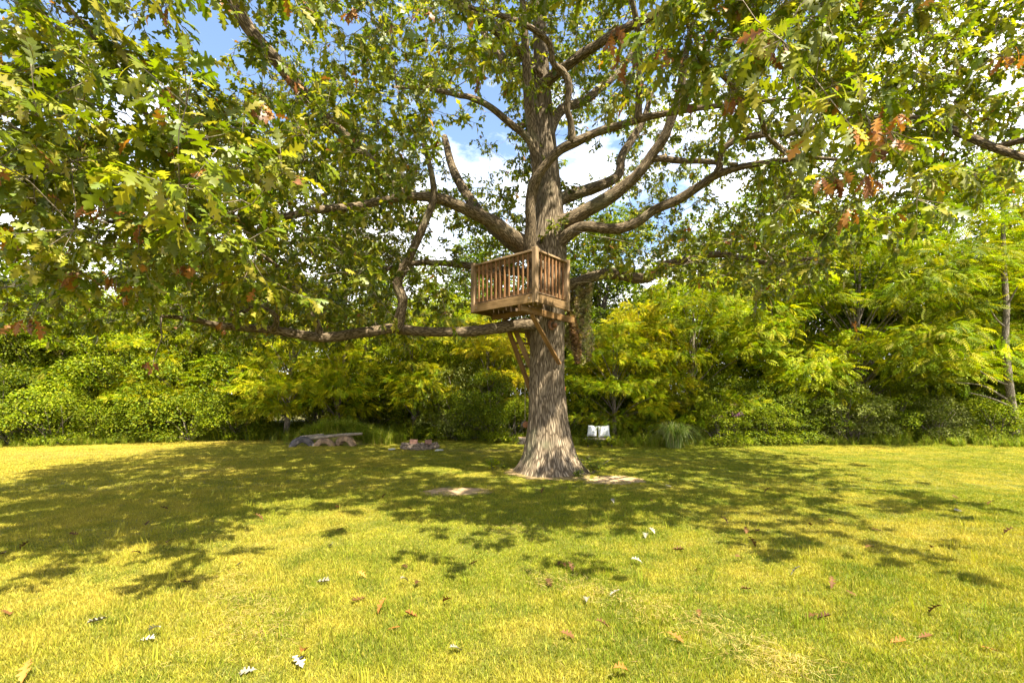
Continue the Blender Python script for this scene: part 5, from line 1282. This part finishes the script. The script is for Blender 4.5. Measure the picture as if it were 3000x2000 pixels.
def sack(px, py, w, h, t, tilt, label, seed):
    d = 14.55; c = P(px, py, d); root = empty('white_sack', (c[0], c[1], c[2] - h / 2), label, 'sack')
    n = 20; V = []
    us = np.linspace(-1, 1, n)
    for s in (-1, 1):
        for v in us:
            for u in us:
                e = max(0, (1 - abs(u) ** 3.2)) ** .55 * max(0, (1 - abs(v) ** 3.2)) ** .55
                wr = (vnoise(np.array(((u * 2.2 + seed), v * 2.2, s * 3.0))[None])[0] - .5)
                V.append((u * w / 2 * (1 - .06 * (1 - v * v) + .03 * wr), s * t / 2 * e * (1 + .5 * wr) + .01 * wr, v * h / 2 * (1 - .07 * (1 - u * u)) + .012 * wr))
    V = np.array(V); ct, st = math.cos(tilt), math.sin(tilt)
    idx = np.arange(n * n).reshape(n, n); q = np.stack([idx[:-1, :-1], idx[:-1, 1:], idx[1:, 1:], idx[1:, :-1]], -1).reshape(-1, 4)
    F = np.vstack([q, q[:, ::-1] + n * n])
    o = bpy.data.objects.new('sack_body', np_mesh('sack_body', V, F, M_SACK, smooth=True)); col.objects.link(o)
    o.parent = root; o.location = (0, 0, h / 2); o.rotation_euler = (-.12, tilt, .1)
    # sewn top seam
    sm = board('seam', (-w * .46, 0, h / 2 - .012), (w * .46, 0, h / 2 - .012), .022, .012, None, M_SACK); sm.parent = o
sack(1735, 1262, .31, .34, .17, .12, 'faded white printed sack slumped at the trunk end of the low bench', 2)
sack(1769, 1263, .38, .36, .19, -.06, 'wider faded white printed sack with a torn corner on the low bench', 9)
bq = P(1752, 1283, 14.55)
bench = empty('low_bench', (bq[0], bq[1], 0), 'low dark plank bench under the two white sacks', 'bench')
board('seat', (bq[0] - .42, bq[1], bq[2] - .016), (bq[0] + .42, bq[1], bq[2] - .016), .28, .034, bench, M_OLDWOOD, side=(0, 1, 0))
for sx in (-.34, .34):
    for sy in (-.1, .1):
        board('leg', (bq[0] + sx, bq[1] + sy, -.01), (bq[0] + sx, bq[1] + sy, bq[2] - .030), .05, .05, bench, M_DECK, side=(1, 0, 0))

# ------------------------------------------------------------------ fallen leaves on the lawn
FL = [(0, x * .6378, 1400 + y * .6378, k) for x, y, k in ((680, 218, 0), (345, 268, 0), (120, 335, 0), (10, 360, 0), (25, 635, 0), (630, 368, 0), (785, 305, 0), (1100, 410, 1), (705, 735, 1), (668, 762, 1), (1140, 902, 1), (1380, 850, 2), (1362, 872, 1), (860, 490, 0), (1660, 470, 2), (1520, 320, 1), (1560, 245, 0), (1885, 160, 0), (2010, 185, 0), (1555, 140, 2), (1770, 98, 0),
      (1480, 490, 1), (1860, 420, 0), (1855, 495, 1), (1915, 503, 0), (2170, 405, 0), (2050, 595, 2), (1890, 645, 2), (1805, 705, 2), (1760, 620, 2), (2090, 815, 1), (1655, 572, 0), (120, 928, 2), (455, 672, 1), (1200, 145, 0), (1190, 205, 0), (750, 150, 0), (1265, 92, 0))]
FL += [(0, 1500 + x * .6378, 1400 + y * .6378, k) for x, y, k in ((140, 72, 0), (465, 115, 1), (640, 108, 0), (1175, 75, 0), (1655, 68, 1), (2035, 98, 0), (2200, 130, 0), (1875, 152, 0), (2050, 158, 1), (975, 215, 0), (1070, 252, 0), (1130, 250, 0), (640, 262, 1), (615, 278, 1), (1675, 250, 0), (2280, 270, 0), (1370, 225, 0), (1465, 205, 0), (1930, 340, 0), (760, 340, 0), (850, 430, 0), (1310, 460, 1), (240, 415, 0), (215, 408, 0),
      (265, 430, 0), (1080, 520, 0), (1555, 540, 0), (1460, 508, 0), (480, 548, 1), (170, 500, 0), (1040, 388, 0), (1430, 655, 0), (1380, 650, 0), (415, 715, 0), (745, 757, 2), (860, 640, 0), (1960, 640, 0), (1770, 768, 2), (2190, 800, 2), (500, 920, 2), (250, 745, 0), (1890, 745, 0), (575, 405, 1), (345, 580, 1), (720, 45, 1), (1095, 325, 0), (1645, 335, 0))]
fall_meshes = []
for k in range(6):
    tv, tf = lobed_leaf(PROF_HI, (.35, .6, .45, .8, .3, .55)[k], (.3, -.3, .6, -.2, .1, .8)[k], (.2, -.3, .4, .1, -.2, 0)[k])
    tv = tv - np.array((.5, 0, 0)); tv[:, 2] -= tv[:, 2].min()
    fall_meshes.append(np_mesh(f'fallen_shape_{k}', tv, tf, M_FALLEN, smooth=True))
FCOL = [((.085, .038, .011), 'curled brown oak leaf lying on the lawn', 'brown leaves on the lawn'), ((.26, .235, .19), 'pale silvery oak leaf lying underside up on the lawn', 'pale leaves on the lawn'), ((.27, .105, .02), 'orange oak leaf lying on the lawn', 'orange leaves on the lawn')]
for i, (_, px, py, k) in enumerate(FL):
    g = G(px, py); o = bpy.data.objects.new('fallen_leaf', fall_meshes[i % 6]); col.objects.link(o)
    s = R_(.085, .125); o.location = (g[0], g[1], .016 + R_(0, .010)); o.rotation_euler = (R_(-.3, .3), R_(-.3, .3), R_(0, 6.28)); o.scale = (s, s, s)
    c = FCOL[k]; f = R_(.7, 1.3); o.color = (c[0][0] * f, c[0][1] * f, c[0][2] * f, 1); tag(o, c[1], 'leaf', c[2])
print('done')
